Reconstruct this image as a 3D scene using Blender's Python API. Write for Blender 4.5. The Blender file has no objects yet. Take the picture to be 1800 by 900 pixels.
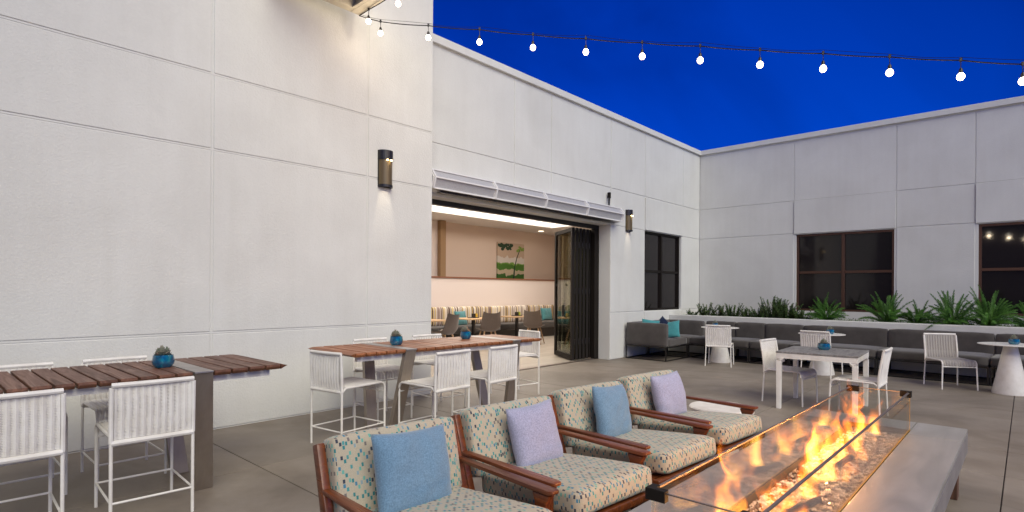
import bpy, bmesh, math, random
from mathutils import Vector, Matrix, noise as mnoise
random.seed(7)
R = math.radians
scn = bpy.context.scene
col = scn.collection
# ------------------------------------------------------------------ camera
F, YAW, SY, H, ROLL = 984.33, .7436, 61.81, 1.5, .006
cd = bpy.data.cameras.new('camera'); cam = bpy.data.objects.new('camera', cd); col.objects.link(cam)
cd.sensor_width = 36; cd.lens = F / 1800 * 36; cd.shift_y = SY / 1800
cd.clip_start = .05; cd.clip_end = 500
fwd = Vector((math.cos(YAW), math.sin(YAW), 0)); rt = Vector((math.sin(YAW), -math.cos(YAW), 0)); up = Vector((0, 0, 1))
r2 = rt * math.cos(ROLL) + up * math.sin(ROLL); u2 = up * math.cos(ROLL) - rt * math.sin(ROLL)
M = Matrix((r2, u2, -fwd)).transposed().to_4x4(); M.translation = Vector((0, 0, H))
cam.matrix_world = M
scn.camera = cam
# ------------------------------------------------------------------ world: clear deep blue dusk sky
w = bpy.data.worlds.new('World'); scn.world = w; w.use_nodes = True
nt = w.node_tree; nt.nodes.clear()
sky = nt.nodes.new('ShaderNodeTexSky'); sky.sky_type = 'NISHITA'; sky.sun_disc = False
SUN_EL, SUN_AZ = R(41), R(246)          # azimuth of the glow the light comes from, measured from +X
sky.sun_elevation = R(8); sky.sun_rotation = R(90) - SUN_AZ
sky.dust_density = .3; sky.ozone_density = 4
tint = nt.nodes.new('ShaderNodeMix'); tint.data_type = 'RGBA'; tint.blend_type = 'MULTIPLY'; tint.inputs[0].default_value = 1
tc = nt.nodes.new('ShaderNodeTexCoord'); nz = nt.nodes.new('ShaderNodeTexNoise'); nz.inputs['Scale'].default_value = 2.3
nz.inputs['Detail'].default_value = 5; nz.inputs['Distortion'].default_value = .6
cr = nt.nodes.new('ShaderNodeValToRGB'); cr.color_ramp.elements[0].position = .38; cr.color_ramp.elements[1].position = .66
cr.color_ramp.elements[0].color = (.0009, .22, 1.28, 1); cr.color_ramp.elements[1].color = (.002, .37, 1.95, 1)
bg = nt.nodes.new('ShaderNodeBackground'); bg.inputs[1].default_value = .09
out = nt.nodes.new('ShaderNodeOutputWorld')
nt.links.new(tc.outputs['Generated'], nz.inputs['Vector']); nt.links.new(nz.outputs['Fac'], cr.inputs[0])
nt.links.new(sky.outputs[0], tint.inputs[6]); nt.links.new(cr.outputs[0], tint.inputs[7])
nt.links.new(tint.outputs[2], bg.inputs[0]); nt.links.new(bg.outputs[0], out.inputs[0])
# ------------------------------------------------------------------ the last daylight, as one broad soft sun
sd = bpy.data.lights.new('sun', 'SUN'); sd.energy = 2.85; sd.angle = R(48); sd.color = (1, .96, .78)
so = bpy.data.objects.new('sun', sd); col.objects.link(so)
sdir = Vector((math.cos(SUN_AZ) * math.cos(SUN_EL), math.sin(SUN_AZ) * math.cos(SUN_EL), math.sin(SUN_EL)))
so.rotation_euler = sdir.to_track_quat('Z', 'Y').to_euler()
scn.view_settings.view_transform = 'Standard'; scn.view_settings.look = 'None'
scn.view_settings.exposure = 0; scn.view_settings.gamma = 1
scn.render.engine = 'CYCLES'
scn.cycles.use_denoising = True
scn.cycles.transparent_max_bounces = 40; scn.cycles.max_bounces = 8; scn.cycles.diffuse_bounces = 4
scn.cycles.volume_step_rate = 1.0; scn.cycles.volume_max_steps = 256
scn.cycles.sample_clamp_indirect = 4

# ================================================================== helpers
class MB:
    def __init__(s): s.v = []; s.f = []; s.uv = None
    def add(s, vs, fs):
        o = len(s.v); s.v += [tuple(x) for x in vs]; s.f += [tuple(i + o for i in f) for f in fs]; return s
    def box(s, x0, x1, y0, y1, z0, z1):
        return s.add([(x0,y0,z0),(x1,y0,z0),(x1,y1,z0),(x0,y1,z0),(x0,y0,z1),(x1,y0,z1),(x1,y1,z1),(x0,y1,z1)],
            [(0,3,2,1),(4,5,6,7),(0,1,5,4),(1,2,6,5),(2,3,7,6),(3,0,4,7)])
    def bar(s, p, q, w, h, upv=(0,0,1), w2=None, h2=None):
        p, q = Vector(p), Vector(q); d = (q - p).normalized(); u = Vector(upv)
        if abs(d.dot(u)) > .99: u = Vector((0,1,0))
        a = d.cross(u).normalized(); b = a.cross(d).normalized()
        w2 = w if w2 is None else w2; h2 = h if h2 is None else h2
        vs = [c + a*x*ww/2 + b*y*hh/2 for c, ww, hh in ((p,w,h),(q,w2,h2)) for x, y in ((-1,-1),(1,-1),(1,1),(-1,1))]
        return s.add(vs, [(0,3,2,1),(4,5,6,7),(0,1,5,4),(1,2,6,5),(2,3,7,6),(3,0,4,7)])
    def tube(s, pts, r, n=8, caps=True):
        pts = [Vector(p) for p in pts]; rs = r if isinstance(r, (list, tuple)) else [r]*len(pts)
        o = len(s.v); prev = None
        for i, p in enumerate(pts):
            d = (pts[min(i+1, len(pts)-1)] - pts[max(i-1, 0)]).normalized()
            if prev is None:
                u = Vector((0,0,1)) if abs(d.z) < .9 else Vector((1,0,0))
                a = d.cross(u).normalized()
            else: a = (prev - d*prev.dot(d)).normalized()
            prev = a; b = d.cross(a)
            for k in range(n):
                t = 2*math.pi*k/n; s.v.append(tuple(p + (a*math.cos(t) + b*math.sin(t))*rs[i]))
        for i in range(len(pts)-1):
            for k in range(n):
                k2 = (k+1) % n; s.f.append((o+i*n+k, o+i*n+k2, o+(i+1)*n+k2, o+(i+1)*n+k))
        if caps:
            s.f.append(tuple(o+k for k in reversed(range(n)))); s.f.append(tuple(o+(len(pts)-1)*n+k for k in range(n)))
        return s
    def lathe(s, prof, n=24, c=(0,0,0), a0=0, a1=2*math.pi):
        o = len(s.v); full = abs(a1-a0-2*math.pi) < 1e-6; m = n if full else n+1
        for r, z in prof:
            for k in range(m):
                t = a0 + (a1-a0)*k/n; s.v.append((c[0]+r*math.cos(t), c[1]+r*math.sin(t), c[2]+z))
        for i in range(len(prof)-1):
            for k in range(n):
                k2 = (k+1) % m; s.f.append((o+i*m+k, o+i*m+k2, o+(i+1)*m+k2, o+(i+1)*m+k))
        return s
    def mesh(s, name):
        me = bpy.data.meshes.new(name); me.from_pydata(s.v, [], s.f)
        if s.uv:
            pass
        me.update(); return me

def boxuv(me):
    uv = me.uv_layers.new(name='UVMap'); d = uv.data; vs = me.vertices
    for p in me.polygons:
        n = p.normal; ax = max(range(3), key=lambda i: abs(n[i]) * (1.0 if i != 2 else 1.05))
        for li in p.loop_indices:
            c = vs[me.loops[li].vertex_index].co
            d[li].uv = (c.y, c.z) if ax == 0 else (c.x, c.z) if ax == 1 else (c.x, c.y)

def tag(o, label=None, cat=None, group=None, kind=None):
    if label: o['label'] = label
    if cat: o['category'] = cat
    if group: o['group'] = group
    if kind: o['kind'] = kind
    return o
def link(name, me, mat, parent=None, bevel=0, smooth=False, seg=2):
    """put a mesh in the scene as one object; optional real bevel baked into the mesh"""
    if bevel:
        bm = bmesh.new(); bm.from_mesh(me); bmesh.ops.remove_doubles(bm, verts=bm.verts, dist=1e-5)
        es = [e for e in bm.edges if len(e.link_faces) == 2 and e.calc_face_angle(0) > R(30)]
        bmesh.ops.bevel(bm, geom=es, offset=bevel, segments=seg, profile=.5, affect='EDGES', clamp_overlap=True)
        bm.to_mesh(me); bm.free()
    if smooth:
        for p in me.polygons: p.use_smooth = True
        if smooth == 'auto':
            try: me.set_sharp_from_angle(angle=R(35))
            except Exception: pass
    if not me.uv_layers: boxuv(me)
    if mat: me.materials.append(mat)
    o = bpy.data.objects.new(name, me); col.objects.link(o)
    if parent: o.parent = parent
    return o
def obj(name, mb, mat, parent=None, **k): return link(name, mb.mesh(name), mat, parent, **k)
def share(name, src, parent=None, loc=(0,0,0), rot=(0,0,0), scale=(1,1,1)):
    o = bpy.data.objects.new(name, src.data); col.objects.link(o); o.parent = parent
    o.location = loc; o.rotation_euler = rot; o.scale = scale; return o
def thing(name, label, cat, loc=(0,0,0), rz=0, group=None):
    o = bpy.data.objects.new(name, None); col.objects.link(o); o.location = loc; o.rotation_euler = (0,0,rz)
    o.empty_display_size = .1
    return tag(o, label, cat, group)
def dup(root, loc, rz, label, group=None):
    r = root.copy(); col.objects.link(r); r.location = loc; r.rotation_euler = (0,0,rz); r['label'] = label
    if group: r['group'] = group
    for ch in list(root.children):
        c = ch.copy(); col.objects.link(c); c.parent = r
        for g in list(ch.children):
            d = g.copy(); col.objects.link(d); d.parent = c
    return r

# ------------------------------------------------------------------ materials
def mat(name, base=(.5,.5,.5), rough=.6, metal=0, spec=.5):
    m = bpy.data.materials.new(name); m.use_nodes = True
    b = m.node_tree.nodes['Principled BSDF']
    b.inputs['Base Color'].default_value = (*base, 1); b.inputs['Roughness'].default_value = rough
    b.inputs['Metallic'].default_value = metal; b.inputs['Specular IOR Level'].default_value = spec
    return m
def N(m, t, **k):
    n = m.node_tree.nodes.new(t)
    for a, b in k.items(): setattr(n, a, b)
    return n
def L(m, a, b): m.node_tree.links.new(a, b)
def bsdf(m): return m.node_tree.nodes['Principled BSDF']
def ramp(m, stops):
    r = N(m, 'ShaderNodeValToRGB'); e = r.color_ramp.elements
    while len(e) < len(stops): e.new(.5)
    for i, (p, c) in enumerate(stops): e[i].position = p; e[i].color = (*c, 1)
    return r
def coords(m, scale=(1,1,1), kind='Object', rot=(0,0,0)):
    t = N(m, 'ShaderNodeTexCoord'); mp = N(m, 'ShaderNodeMapping'); mp.inputs['Scale'].default_value = scale; mp.inputs['Rotation'].default_value = rot
    L(m, t.outputs[kind], mp.inputs[0]); return mp.outputs[0]
def noisy(m, stops, scale=5, detail=6, vec=None, dist=0, rough=.55):
    n = N(m, 'ShaderNodeTexNoise'); n.inputs['Scale'].default_value = scale; n.inputs['Detail'].default_value = detail
    n.inputs['Distortion'].default_value = dist; n.inputs['Roughness'].default_value = rough
    if vec is not None: L(m, vec, n.inputs['Vector'])
    r = ramp(m, stops); L(m, n.outputs['Fac'], r.inputs[0]); return r.outputs[0], n
def bump(m, h, strength=.3, dist=.01, normal=None):
    b = N(m, 'ShaderNodeBump'); b.inputs['Strength'].default_value = strength; b.inputs['Distance'].default_value = dist
    L(m, h, b.inputs['Height'])
    if normal is not None: L(m, normal, b.inputs['Normal'])
    L(m, b.outputs[0], bsdf(m).inputs['Normal']); return b.outputs[0]
def mixc(m, a, b, fac, mode='MIX'):
    x = N(m, 'ShaderNodeMix', data_type='RGBA', blend_type=mode)
    for s, i in ((a,6),(b,7)):
        if isinstance(s, tuple): x.inputs[i].default_value = (*s, 1)
        else: L(m, s, x.inputs[i])
    if isinstance(fac, (int,float)): x.inputs[0].default_value = fac
    else: L(m, fac, x.inputs[0])
    return x.outputs[2]
def math_(m, op, a, b=None, c=None):
    n = N(m, 'ShaderNodeMath', operation=op)
    for i, s in enumerate((a,b,c)):
        if s is None: continue
        if isinstance(s, (int,float)): n.inputs[i].default_value = s
        else: L(m, s, n.inputs[i])
    return n.outputs[0]

MT = {}
def stucco(name, base, lo, dist=.006):
    m = mat(name, base, .92, spec=.2); v = coords(m)
    c, _ = noisy(m, [(.3, lo), (.7, base)], 1.1, 6, v, .4)
    c2, _ = noisy(m, [(.25, (.9,.9,.9)), (.75, (1,1,1))], 38, 4, v)
    st = N(m, 'ShaderNodeTexNoise'); st.inputs['Scale'].default_value = 1; st.inputs['Detail'].default_value = 5
    L(m, coords(m, (9, 9, .7)), st.inputs['Vector']); sr = ramp(m, [(.35, (.975,.972,.968)), (.62, (1,1,1))]); L(m, st.outputs['Fac'], sr.inputs[0])
    dr = N(m, 'ShaderNodeTexNoise'); dr.inputs['Scale'].default_value = 1; dr.inputs['Detail'].default_value = 6; L(m, coords(m, (2.2, 2.2, .28)), dr.inputs['Vector'])
    drr = ramp(m, [(.55, (1,1,1)), (.75, (.90,.885,.86))]); L(m, dr.outputs['Fac'], drr.inputs[0]); c = mixc(m, c, drr.outputs[0], .35, 'MULTIPLY')
    cc = mixc(m, c, c2, .35, 'MULTIPLY'); cc = mixc(m, cc, sr.outputs[0], .8, 'MULTIPLY')
    L(m, cc, bsdf(m).inputs['Base Color'])
    n = N(m, 'ShaderNodeTexNoise'); n.inputs['Scale'].default_value = 55; n.inputs['Detail'].default_value = 5; L(m, v, n.inputs['Vector'])
    bump(m, n.outputs['Fac'], .8, dist); return m
MT['stucco'] = stucco('stucco', (.70,.70,.665), (.635,.632,.598), .004)
MT['stucco_trim'] = stucco('stucco_trim', (.72,.72,.685), (.66,.658,.625), .002)
def wood(name, c0, c1, c2, scale=(1,1,1), rough=.42, gs=7, axis=1):
    m = mat(name, c1, rough); info = N(m, 'ShaderNodeObjectInfo')
    t = N(m, 'ShaderNodeTexCoord'); mp = N(m, 'ShaderNodeMapping')
    s = [14, 14, 14]; s[axis] = 1.1; mp.inputs['Scale'].default_value = s
    va = N(m, 'ShaderNodeVectorMath', operation='ADD'); L(m, t.outputs['Object'], va.inputs[0])
    cx = N(m, 'ShaderNodeCombineXYZ'); L(m, math_(m, 'MULTIPLY', info.outputs['Random'], 17.0), cx.inputs[0]); L(m, math_(m, 'MULTIPLY', info.outputs['Random'], 9.0), cx.inputs[1])
    L(m, cx.outputs[0], va.inputs[1]); L(m, va.outputs[0], mp.inputs[0])
    c, n = noisy(m, [(.25, c0), (.5, c1), (.75, c2)], 1.6, 8, mp.outputs[0], 1.2, .6)
    hs = N(m, 'ShaderNodeHueSaturation'); L(m, c, hs.inputs['Color']); L(m, math_(m, 'MULTIPLY_ADD', info.outputs['Random'], .4, .8), hs.inputs['Value'])
    L(m, hs.outputs[0], bsdf(m).inputs['Base Color'])
    rr = ramp(m, [(.3, (rough+.14,)*3), (.7, (rough-.08,)*3)]); L(m, n.outputs['Fac'], rr.inputs[0]); L(m, rr.outputs[0], bsdf(m).inputs['Roughness'])
    bump(m, n.outputs['Fac'], .25, .002); return m
MT['slat_dark'] = wood('oiled_dark_slat', (.058,.022,.011), (.13,.052,.027), (.22,.098,.052), rough=.45)
MT['slat_red'] = wood('oiled_red_slat', (.13,.042,.014), (.28,.10,.035), (.42,.17,.065), rough=.42)
MT['teak'] = wood('armchair_teak', (.07,.018,.006), (.16,.042,.013), (.27,.08,.025), rough=.3, axis=1)
MT['rust'] = wood('brown_leg', (.06,.028,.016), (.12,.055,.03), (.2,.1,.055), rough=.6, axis=2)
MT['oak'] = wood('light_oak', (.4,.25,.13), (.55,.36,.2), (.65,.45,.27), rough=.5, axis=0)
def steel(name, base, rough, axis=2):
    m = mat(name, base, rough, 1); s = [45,45,45]; s[axis] = .8
    v = coords(m, tuple(s)); n = N(m, 'ShaderNodeTexNoise'); n.inputs['Scale'].default_value = 1; n.inputs['Detail'].default_value = 4; L(m, v, n.inputs['Vector'])
    rr = ramp(m, [(.3, (rough-.05,)*3), (.7, (rough+.08,)*3)]); L(m, n.outputs['Fac'], rr.inputs[0]); L(m, rr.outputs[0], bsdf(m).inputs['Roughness'])
    c2, _ = noisy(m, [(.35, tuple(x*.82 for x in base)), (.65, base)], 3, 5, coords(m), .6)
    L(m, c2, bsdf(m).inputs['Base Color'])
    return m
MT['steel'] = steel('brushed_steel', (.44,.385,.33), .52)
MT['steel_h'] = steel('brushed_steel_flat', (.54,.51,.48), .5, 0)
MT['steel_dark'] = steel('weathered_steel', (.33,.28,.24), .5)
MT['white'] = mat('white_wicker', (.80,.77,.72), .5)
MT['white_metal'] = mat('white_powder_coat', (.80,.78,.74), .38)
for k in ('white','white_metal'):
    m = MT[k]; c, n = noisy(m, [(.3, (.70,.665,.61)), (.6, (.80,.775,.73))], 9, 4, coords(m)); L(m, c, bsdf(m).inputs['Base Color'])
MT['taupe_wicker'] = mat('taupe_wicker', (.42,.39,.36), .6)
MT['grey_table'] = mat('weathered_grey_top', (.23,.22,.215), .5)
m = MT['grey_table']; c, n = noisy(m, [(.3,(.13,.125,.12)),(.5,(.22,.21,.2)),(.7,(.32,.31,.3))], 1.5, 8, coords(m, (3,14,3)), 1.4); L(m, c, bsdf(m).inputs['Base Color']); bump(m, n.outputs['Fac'], .15, .002)
MT['black'] = mat('black_metal', (.012,.011,.011), .35)
MT['bronze'] = mat('dark_bronze_frame', (.012,.009,.007), .65, 0, .2)
MT['cable'] = mat('rubber_cable', (.015,.014,.013), .9, spec=.1)
MT['brown_frame'] = mat('brown_anodised_frame', (.09,.045,.03), .4, .5)
MT['cushion'] = mat('grey_sofa_fabric', (.075,.067,.062), .95, spec=.15)
m = MT['cushion']; n = N(m,'ShaderNodeTexNoise'); n.inputs['Scale'].default_value = 420; L(m, coords(m), n.inputs['Vector']); bump(m, n.outputs['Fac'], .4, .001)
bsdf(m).inputs['Sheen Weight'].default_value = .3
c, n = noisy(m, [(.3,(.062,.055,.051)),(.7,(.09,.081,.075))], 4, 4, coords(m)); L(m, c, bsdf(m).inputs['Base Color'])
def fabric(name, base, sc=150):
    m = mat(name, base, .95, spec=.15); v = coords(m)
    c, n = noisy(m, [(.3, tuple(x*.74 for x in base)), (.7, tuple(min(1,x*1.2) for x in base))], sc, 3, v)
    L(m, c, bsdf(m).inputs['Base Color']); bump(m, n.outputs['Fac'], .5, .0015); bsdf(m).inputs['Sheen Weight'].default_value = .35; return m
MT['pillow_blue'] = fabric('blue_pillow_fabric', (.155,.27,.39)); MT['pillow_lilac'] = fabric('lilac_pillow_fabric', (.36,.37,.51))
MT['pillow_teal'] = fabric('teal_pillow_fabric', (.06,.27,.29)); MT['pillow_navy'] = fabric('navy_pillow_fabric', (.012,.02,.05))
MT['pillow_dusk'] = fabric('dull_teal_pillow_fabric', (.07,.22,.24))
MT['taupe'] = fabric('taupe_chair_fabric', (.15,.12,.10)); MT['ottoman'] = fabric('dark_grey_bench_fabric', (.05,.045,.042))
# patterned upholstery: small staggered rectangles in columns on sand cloth
m = mat('patterned_upholstery', (.5,.42,.33), .92, spec=.15); MT['pattern'] = m
tcn = N(m, 'ShaderNodeTexCoord'); sep = N(m, 'ShaderNodeSeparateXYZ'); L(m, tcn.outputs['UV'], sep.inputs[0])
CW, CH = .0140, .0215
cx = math_(m, 'DIVIDE', sep.outputs[0], CW); ci = math_(m, 'FLOOR', cx); fx = math_(m, 'FRACT', cx)
offs = math_(m, 'MULTIPLY', math_(m, 'PINGPONG', ci, 2), .8)
cy = math_(m, 'ADD', math_(m, 'DIVIDE', sep.outputs[1], CH), offs); cj = math_(m, 'FLOOR', cy); fy = math_(m, 'FRACT', cy)
comb = N(m, 'ShaderNodeCombineXYZ'); L(m, ci, comb.inputs[0]); L(m, cj, comb.inputs[1])
wn = N(m, 'ShaderNodeTexWhiteNoise', noise_dimensions='2D'); L(m, comb.outputs[0], wn.inputs['Vector'])
fxm = math_(m, 'MULTIPLY', math_(m, 'GREATER_THAN', fx, .1), math_(m, 'LESS_THAN', fx, .88))
fym = math_(m, 'MULTIPLY', math_(m, 'GREATER_THAN', fy, .08), math_(m, 'LESS_THAN', fy, .92))
# only some rows of each column carry a patch: a chevron band rule plus chance
band = math_(m, 'LESS_THAN', math_(m, 'MODULO', math_(m, 'ADD', cj, 4000.0), 3.0), .9)
chance = math_(m, 'GREATER_THAN', wn.outputs['Value'], .22)
stray = math_(m, 'LESS_THAN', wn.outputs['Value'], .05)
mask = math_(m, 'MULTIPLY', math_(m, 'MULTIPLY', fxm, fym), math_(m, 'MAXIMUM', math_(m, 'MULTIPLY', band, chance), stray))
pr_ = ramp(m, [(0,(.01,.20,.22)),(.22,(.13,.40,.34)),(.4,(.04,.20,.32)),(.55,(.018,.035,.07)),(.68,(.16,.14,.14)),(.8,(.24,.34,.38)),(.9,(.05,.28,.29))])
pr_.color_ramp.interpolation = 'CONSTANT'; L(m, wn.outputs['Color'], pr_.inputs[0])
sepc = N(m, 'ShaderNodeSeparateColor'); L(m, wn.outputs['Color'], sepc.inputs[0]); L(m, sepc.outputs[1], pr_.inputs[0])
basec, nf = noisy(m, [(.3,(.41,.36,.27)),(.7,(.53,.465,.355))], 300, 3, coords(m))
L(m, mixc(m, basec, pr_.outputs[0], math_(m, 'MULTIPLY', mask, .93)), bsdf(m).inputs['Base Color'])
bump(m, nf.outputs['Fac'], .4, .001); bsdf(m).inputs['Sheen Weight'].default_value = .2
# striped banquette back
m = mat('striped_banquette', (.5,.4,.3), .9); MT['stripe'] = m
tcn = N(m, 'ShaderNodeTexCoord'); sep = N(m, 'ShaderNodeSeparateXYZ'); L(m, tcn.outputs['UV'], sep.inputs[0])
cx = math_(m, 'DIVIDE', sep.outputs[0], .024); wn = N(m, 'ShaderNodeTexWhiteNoise', noise_dimensions='1D'); L(m, math_(m, 'FLOOR', cx), wn.inputs['W'])
r_ = ramp(m, [(0,(.10,.06,.045)),(.22,(.62,.55,.47)),(.5,(.62,.46,.16)),(.66,(.30,.22,.19)),(.82,(.70,.64,.56))]); r_.color_ramp.interpolation = 'CONSTANT'
L(m, wn.outputs['Value'], r_.inputs[0]); L(m, r_.outputs[0], bsdf(m).inputs['Base Color'])
# concrete paving
m = mat('concrete_paving', (.3,.28,.26), .62, spec=.35); MT['paving'] = m
v = coords(m); info = N(m, 'ShaderNodeObjectInfo')
c, n1 = noisy(m, [(.25,(.182,.153,.124)),(.5,(.242,.207,.172)),(.75,(.305,.264,.222))], .9, 8, v, .9, .62)
c2, n2 = noisy(m, [(.3,(.78,.76,.74)),(.7,(1,1,1))], 14, 6, v, 1.5)
cc = mixc(m, c, c2, .5, 'MULTIPLY'); hs = N(m, 'ShaderNodeHueSaturation'); L(m, cc, hs.inputs['Color']); L(m, math_(m, 'MULTIPLY_ADD', info.outputs['Random'], .16, .92), hs.inputs['Value'])
st_, nS = noisy(m, [(.46,(1,1,1)),(.60,(.78,.75,.70)),(.7,(.66,.62,.57))], .75, 7, coords(m, (1.3,.8,1)), 2.2)
cfin = mixc(m, hs.outputs[0], st_, .5, 'MULTIPLY')
L(m, cfin, bsdf(m).inputs['Base Color']); L(m, math_(m, 'MULTIPLY_ADD', n2.outputs['Fac'], .3, .38), bsdf(m).inputs['Roughness'])
n3 = N(m,'ShaderNodeTexNoise'); n3.inputs['Scale'].default_value = 90; L(m, v, n3.inputs['Vector']); bump(m, n3.outputs['Fac'], .25, .002)
MT['joint'] = mat('dark_joint_filler', (.045,.04,.036), .9)
MT['soil'] = mat('soil', (.05,.035,.025), 1)
MT['ledge'] = mat('concrete_fire_top', (.36,.34,.32), .35, spec=.5)
m = MT['ledge']; c, n = noisy(m, [(.25,(.31,.30,.275)),(.5,(.41,.395,.365)),(.75,(.50,.485,.455))], 2.2, 7, coords(m, (.6,3,1)), .8); L(m, c, bsdf(m).inputs['Base Color'])
L(m, math_(m, 'MULTIPLY_ADD', n.outputs['Fac'], .25, .2), bsdf(m).inputs['Roughness']); bsdf(m).inputs['Metallic'].default_value = .45; bump(m, n.outputs['Fac'], .08, .002)
m = mat('glazed_pot', (.01,.13,.2), .13, spec=.8); MT['pot'] = m
c, n = noisy(m, [(.3,(.004,.035,.11)),(.5,(.005,.11,.2)),(.7,(.015,.24,.27))], 12, 6, coords(m), 1.5); L(m, c, bsdf(m).inputs['Base Color']); bump(m, n.outputs['Fac'], .3, .003)
bsdf(m).inputs['Coat Weight'].default_value = .6
m = mat('succulent_leaf', (.2,.22,.15), .6); MT['succ'] = m
c, n = noisy(m, [(.35,(.14,.18,.13)),(.6,(.27,.25,.19)),(.75,(.30,.12,.10))], 30, 3, coords(m)); L(m, c, bsdf(m).inputs['Base Color'])
MT['succ_warm'] = mat('peach_succulent_leaf', (.5,.27,.16), .6)
def leafm(name, a, b):
    m = mat(name, a, .55); info = N(m, 'ShaderNodeObjectInfo'); c, n = noisy(m, [(.3, a), (.7, b)], 11, 3, coords(m)); L(m, c, bsdf(m).inputs['Base Color'])
    bsdf(m).inputs['Subsurface Weight'].default_value = 0; return m
MT['fern'] = leafm('fern_green', (.045,.15,.022), (.14,.32,.05)); MT['shrub'] = leafm('shrub_green', (.05,.11,.035), (.17,.27,.08))
MT['twig'] = mat('twig', (.06,.04,.025), .9)
MT['mesh_grey'] = mat('perforated_grey_face', (.36,.36,.39), .45, .3)
m = MT['mesh_grey']; vo = N(m,'ShaderNodeTexVoronoi'); vo.inputs['Scale'].default_value = 90; L(m, coords(m), vo.inputs['Vector']); r_ = ramp(m,[(.15,(.24,.24,.25)),(.3,(.56,.555,.56))]); L(m, vo.outputs['Distance'], r_.inputs[0]); L(m, r_.outputs[0], bsdf(m).inputs['Base Color'])
MT['unit_white'] = mat('white_painted_steel', (.74,.73,.72), .4)
MT['pink'] = mat('pale_pink_wall', (.74,.66,.62), .8); MT['tan'] = mat('tan_wall', (.66,.54,.46), .8)
MT['tan_dark'] = mat('brown_pilaster', (.33,.21,.11), .7); MT['cap_wood'] = mat('brown_ledge_cap', (.22,.09,.05), .45)
MT['ceiling'] = mat('ceiling_paint', (.86,.84,.81), .9)
MT['int_floor'] = mat('interior_tile', (.42,.36,.30), .35)
m = MT['int_floor']; c, n = noisy(m, [(.3,(.33,.28,.23)),(.7,(.47,.42,.36))], 1.2, 6, coords(m, (1,6,1)), .5); L(m, c, bsdf(m).inputs['Base Color'])
def emit(name, colr, s):
    m = bpy.data.materials.new(name); m.use_nodes = True; t = m.node_tree; t.nodes.clear()
    e = t.nodes.new('ShaderNodeEmission'); e.inputs[0].default_value = (*colr, 1); e.inputs[1].default_value = s
    o = t.nodes.new('ShaderNodeOutputMaterial'); t.links.new(e.outputs[0], o.inputs[0]); return m
MT['bulb'] = emit('lit_bulb', (1,.90,.74), 26)
m = MT['bulb']; lw = N(m,'ShaderNodeLayerWeight'); lw.inputs[0].default_value = .35; rb = ramp(m, [(.0,(1,.95,.84)),(.55,(1,.84,.60)),(.95,(.9,.5,.2))]); L(m, lw.outputs['Facing'], rb.inputs[0]); en = [n for n in m.node_tree.nodes if n.type == 'EMISSION'][0]; L(m, rb.outputs[0], en.inputs[0])
rs = ramp(m, [(.0,(1,1,1)),(.6,(.35,.35,.35)),(1,(.03,.03,.03))]); L(m, lw.outputs['Facing'], rs.inputs[0]); L(m, math_(m,'MULTIPLY', rs.outputs[0], 30.), en.inputs[1]); MT['cove'] = emit('cove_glow', (1,.95,.86), 14); MT['led'] = emit('lamp_led', (1,.72,.3), 14)
MT['down'] = emit('downlight', (1,.85,.6), 4)
def glass(name, tintc=(1,1,1), ior=1.45, rough=0., dark=None):
    m = bpy.data.materials.new(name); m.use_nodes = True; t = m.node_tree; t.nodes.clear()
    tr = t.nodes.new('ShaderNodeBsdfTransparent'); tr.inputs[0].default_value = (*tintc, 1)
    g = t.nodes.new('ShaderNodeBsdfGlossy'); g.inputs[1].default_value = rough
    f = t.nodes.new('ShaderNodeFresnel'); ge = t.nodes.new('ShaderNodeNewGeometry'); mr = t.nodes.new('ShaderNodeMapRange')
    mr.inputs[3].default_value = ior; mr.inputs[4].default_value = 1/ior; t.links.new(ge.outputs['Backfacing'], mr.inputs[0]); t.links.new(mr.outputs[0], f.inputs[0])
    mx = t.nodes.new('ShaderNodeMixShader'); o = t.nodes.new('ShaderNodeOutputMaterial')
    t.links.new(f.outputs[0], mx.inputs[0]); t.links.new(tr.outputs[0], mx.inputs[1]); t.links.new(g.outputs[0], mx.inputs[2]); t.links.new(mx.outputs[0], o.inputs[0]); return m
MT['glass'] = glass('clear_guard_glass', (.955,.965,.95), 1.38); MT['glass_edge'] = mat('amber_glass_edge', (.45,.26,.06), .15)
MT['door_glass'] = glass('greenish_door_glass', (.86,.89,.80), 1.45)
MT['window_glass'] = mat('dark_window_glass', (.012,.009,.009), .05, spec=.35)

# ================================================================== setting
A, B, C = 6.385, 6.759, 15.097
# floor: a dark joint bed with concrete slabs lying on it
g = tag(obj('ground', MB().box(-30,40,-30,30,-.30,-.012), MT['joint']), kind='structure')
xs = [-7.0,-4.0,-.95,2.05,4.55,6.13,7.1,9.6,12.15,15.6]; ys = [-7.3,-4.8,-2.35,.13,2.45,4.78,7.03]
pave = bpy.data.objects.new('paved_floor', None); col.objects.link(pave); pave['kind'] = 'structure'
for i in range(len(xs)-1):
    for j in range(len(ys)-1):
        x0, x1, y0, y1 = xs[i]+.004, xs[i+1]-.004, ys[j]+.004, ys[j+1]-.004
        obj('slab', MB().box(x0,x1,y0,y1,-.05,0), MT['paving'], pave, bevel=.003, seg=1)

# walls
def panel_rects(root, plane, rects, base, gap, depth, m, flip, bv=.005):
    """proud stucco panels; plane 'y' = wall facing -Y at base, 'x' = wall facing -X at base"""
    for (a0,a1,z0,z1,*ex) in rects:
        d = depth + (ex[0] if ex else 0)
        a, b_, c_, d_ = a0+gap/2, a1-gap/2, z0+gap/2, z1-gap/2
        mb = MB().box(a,b_,base-d,base+.02,c_,d_) if plane == 'y' else MB().box(base-d,base+.02,a,b_,c_,d_)
        obj('panel', mb, m, root, bevel=.005, seg=2)
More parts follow.
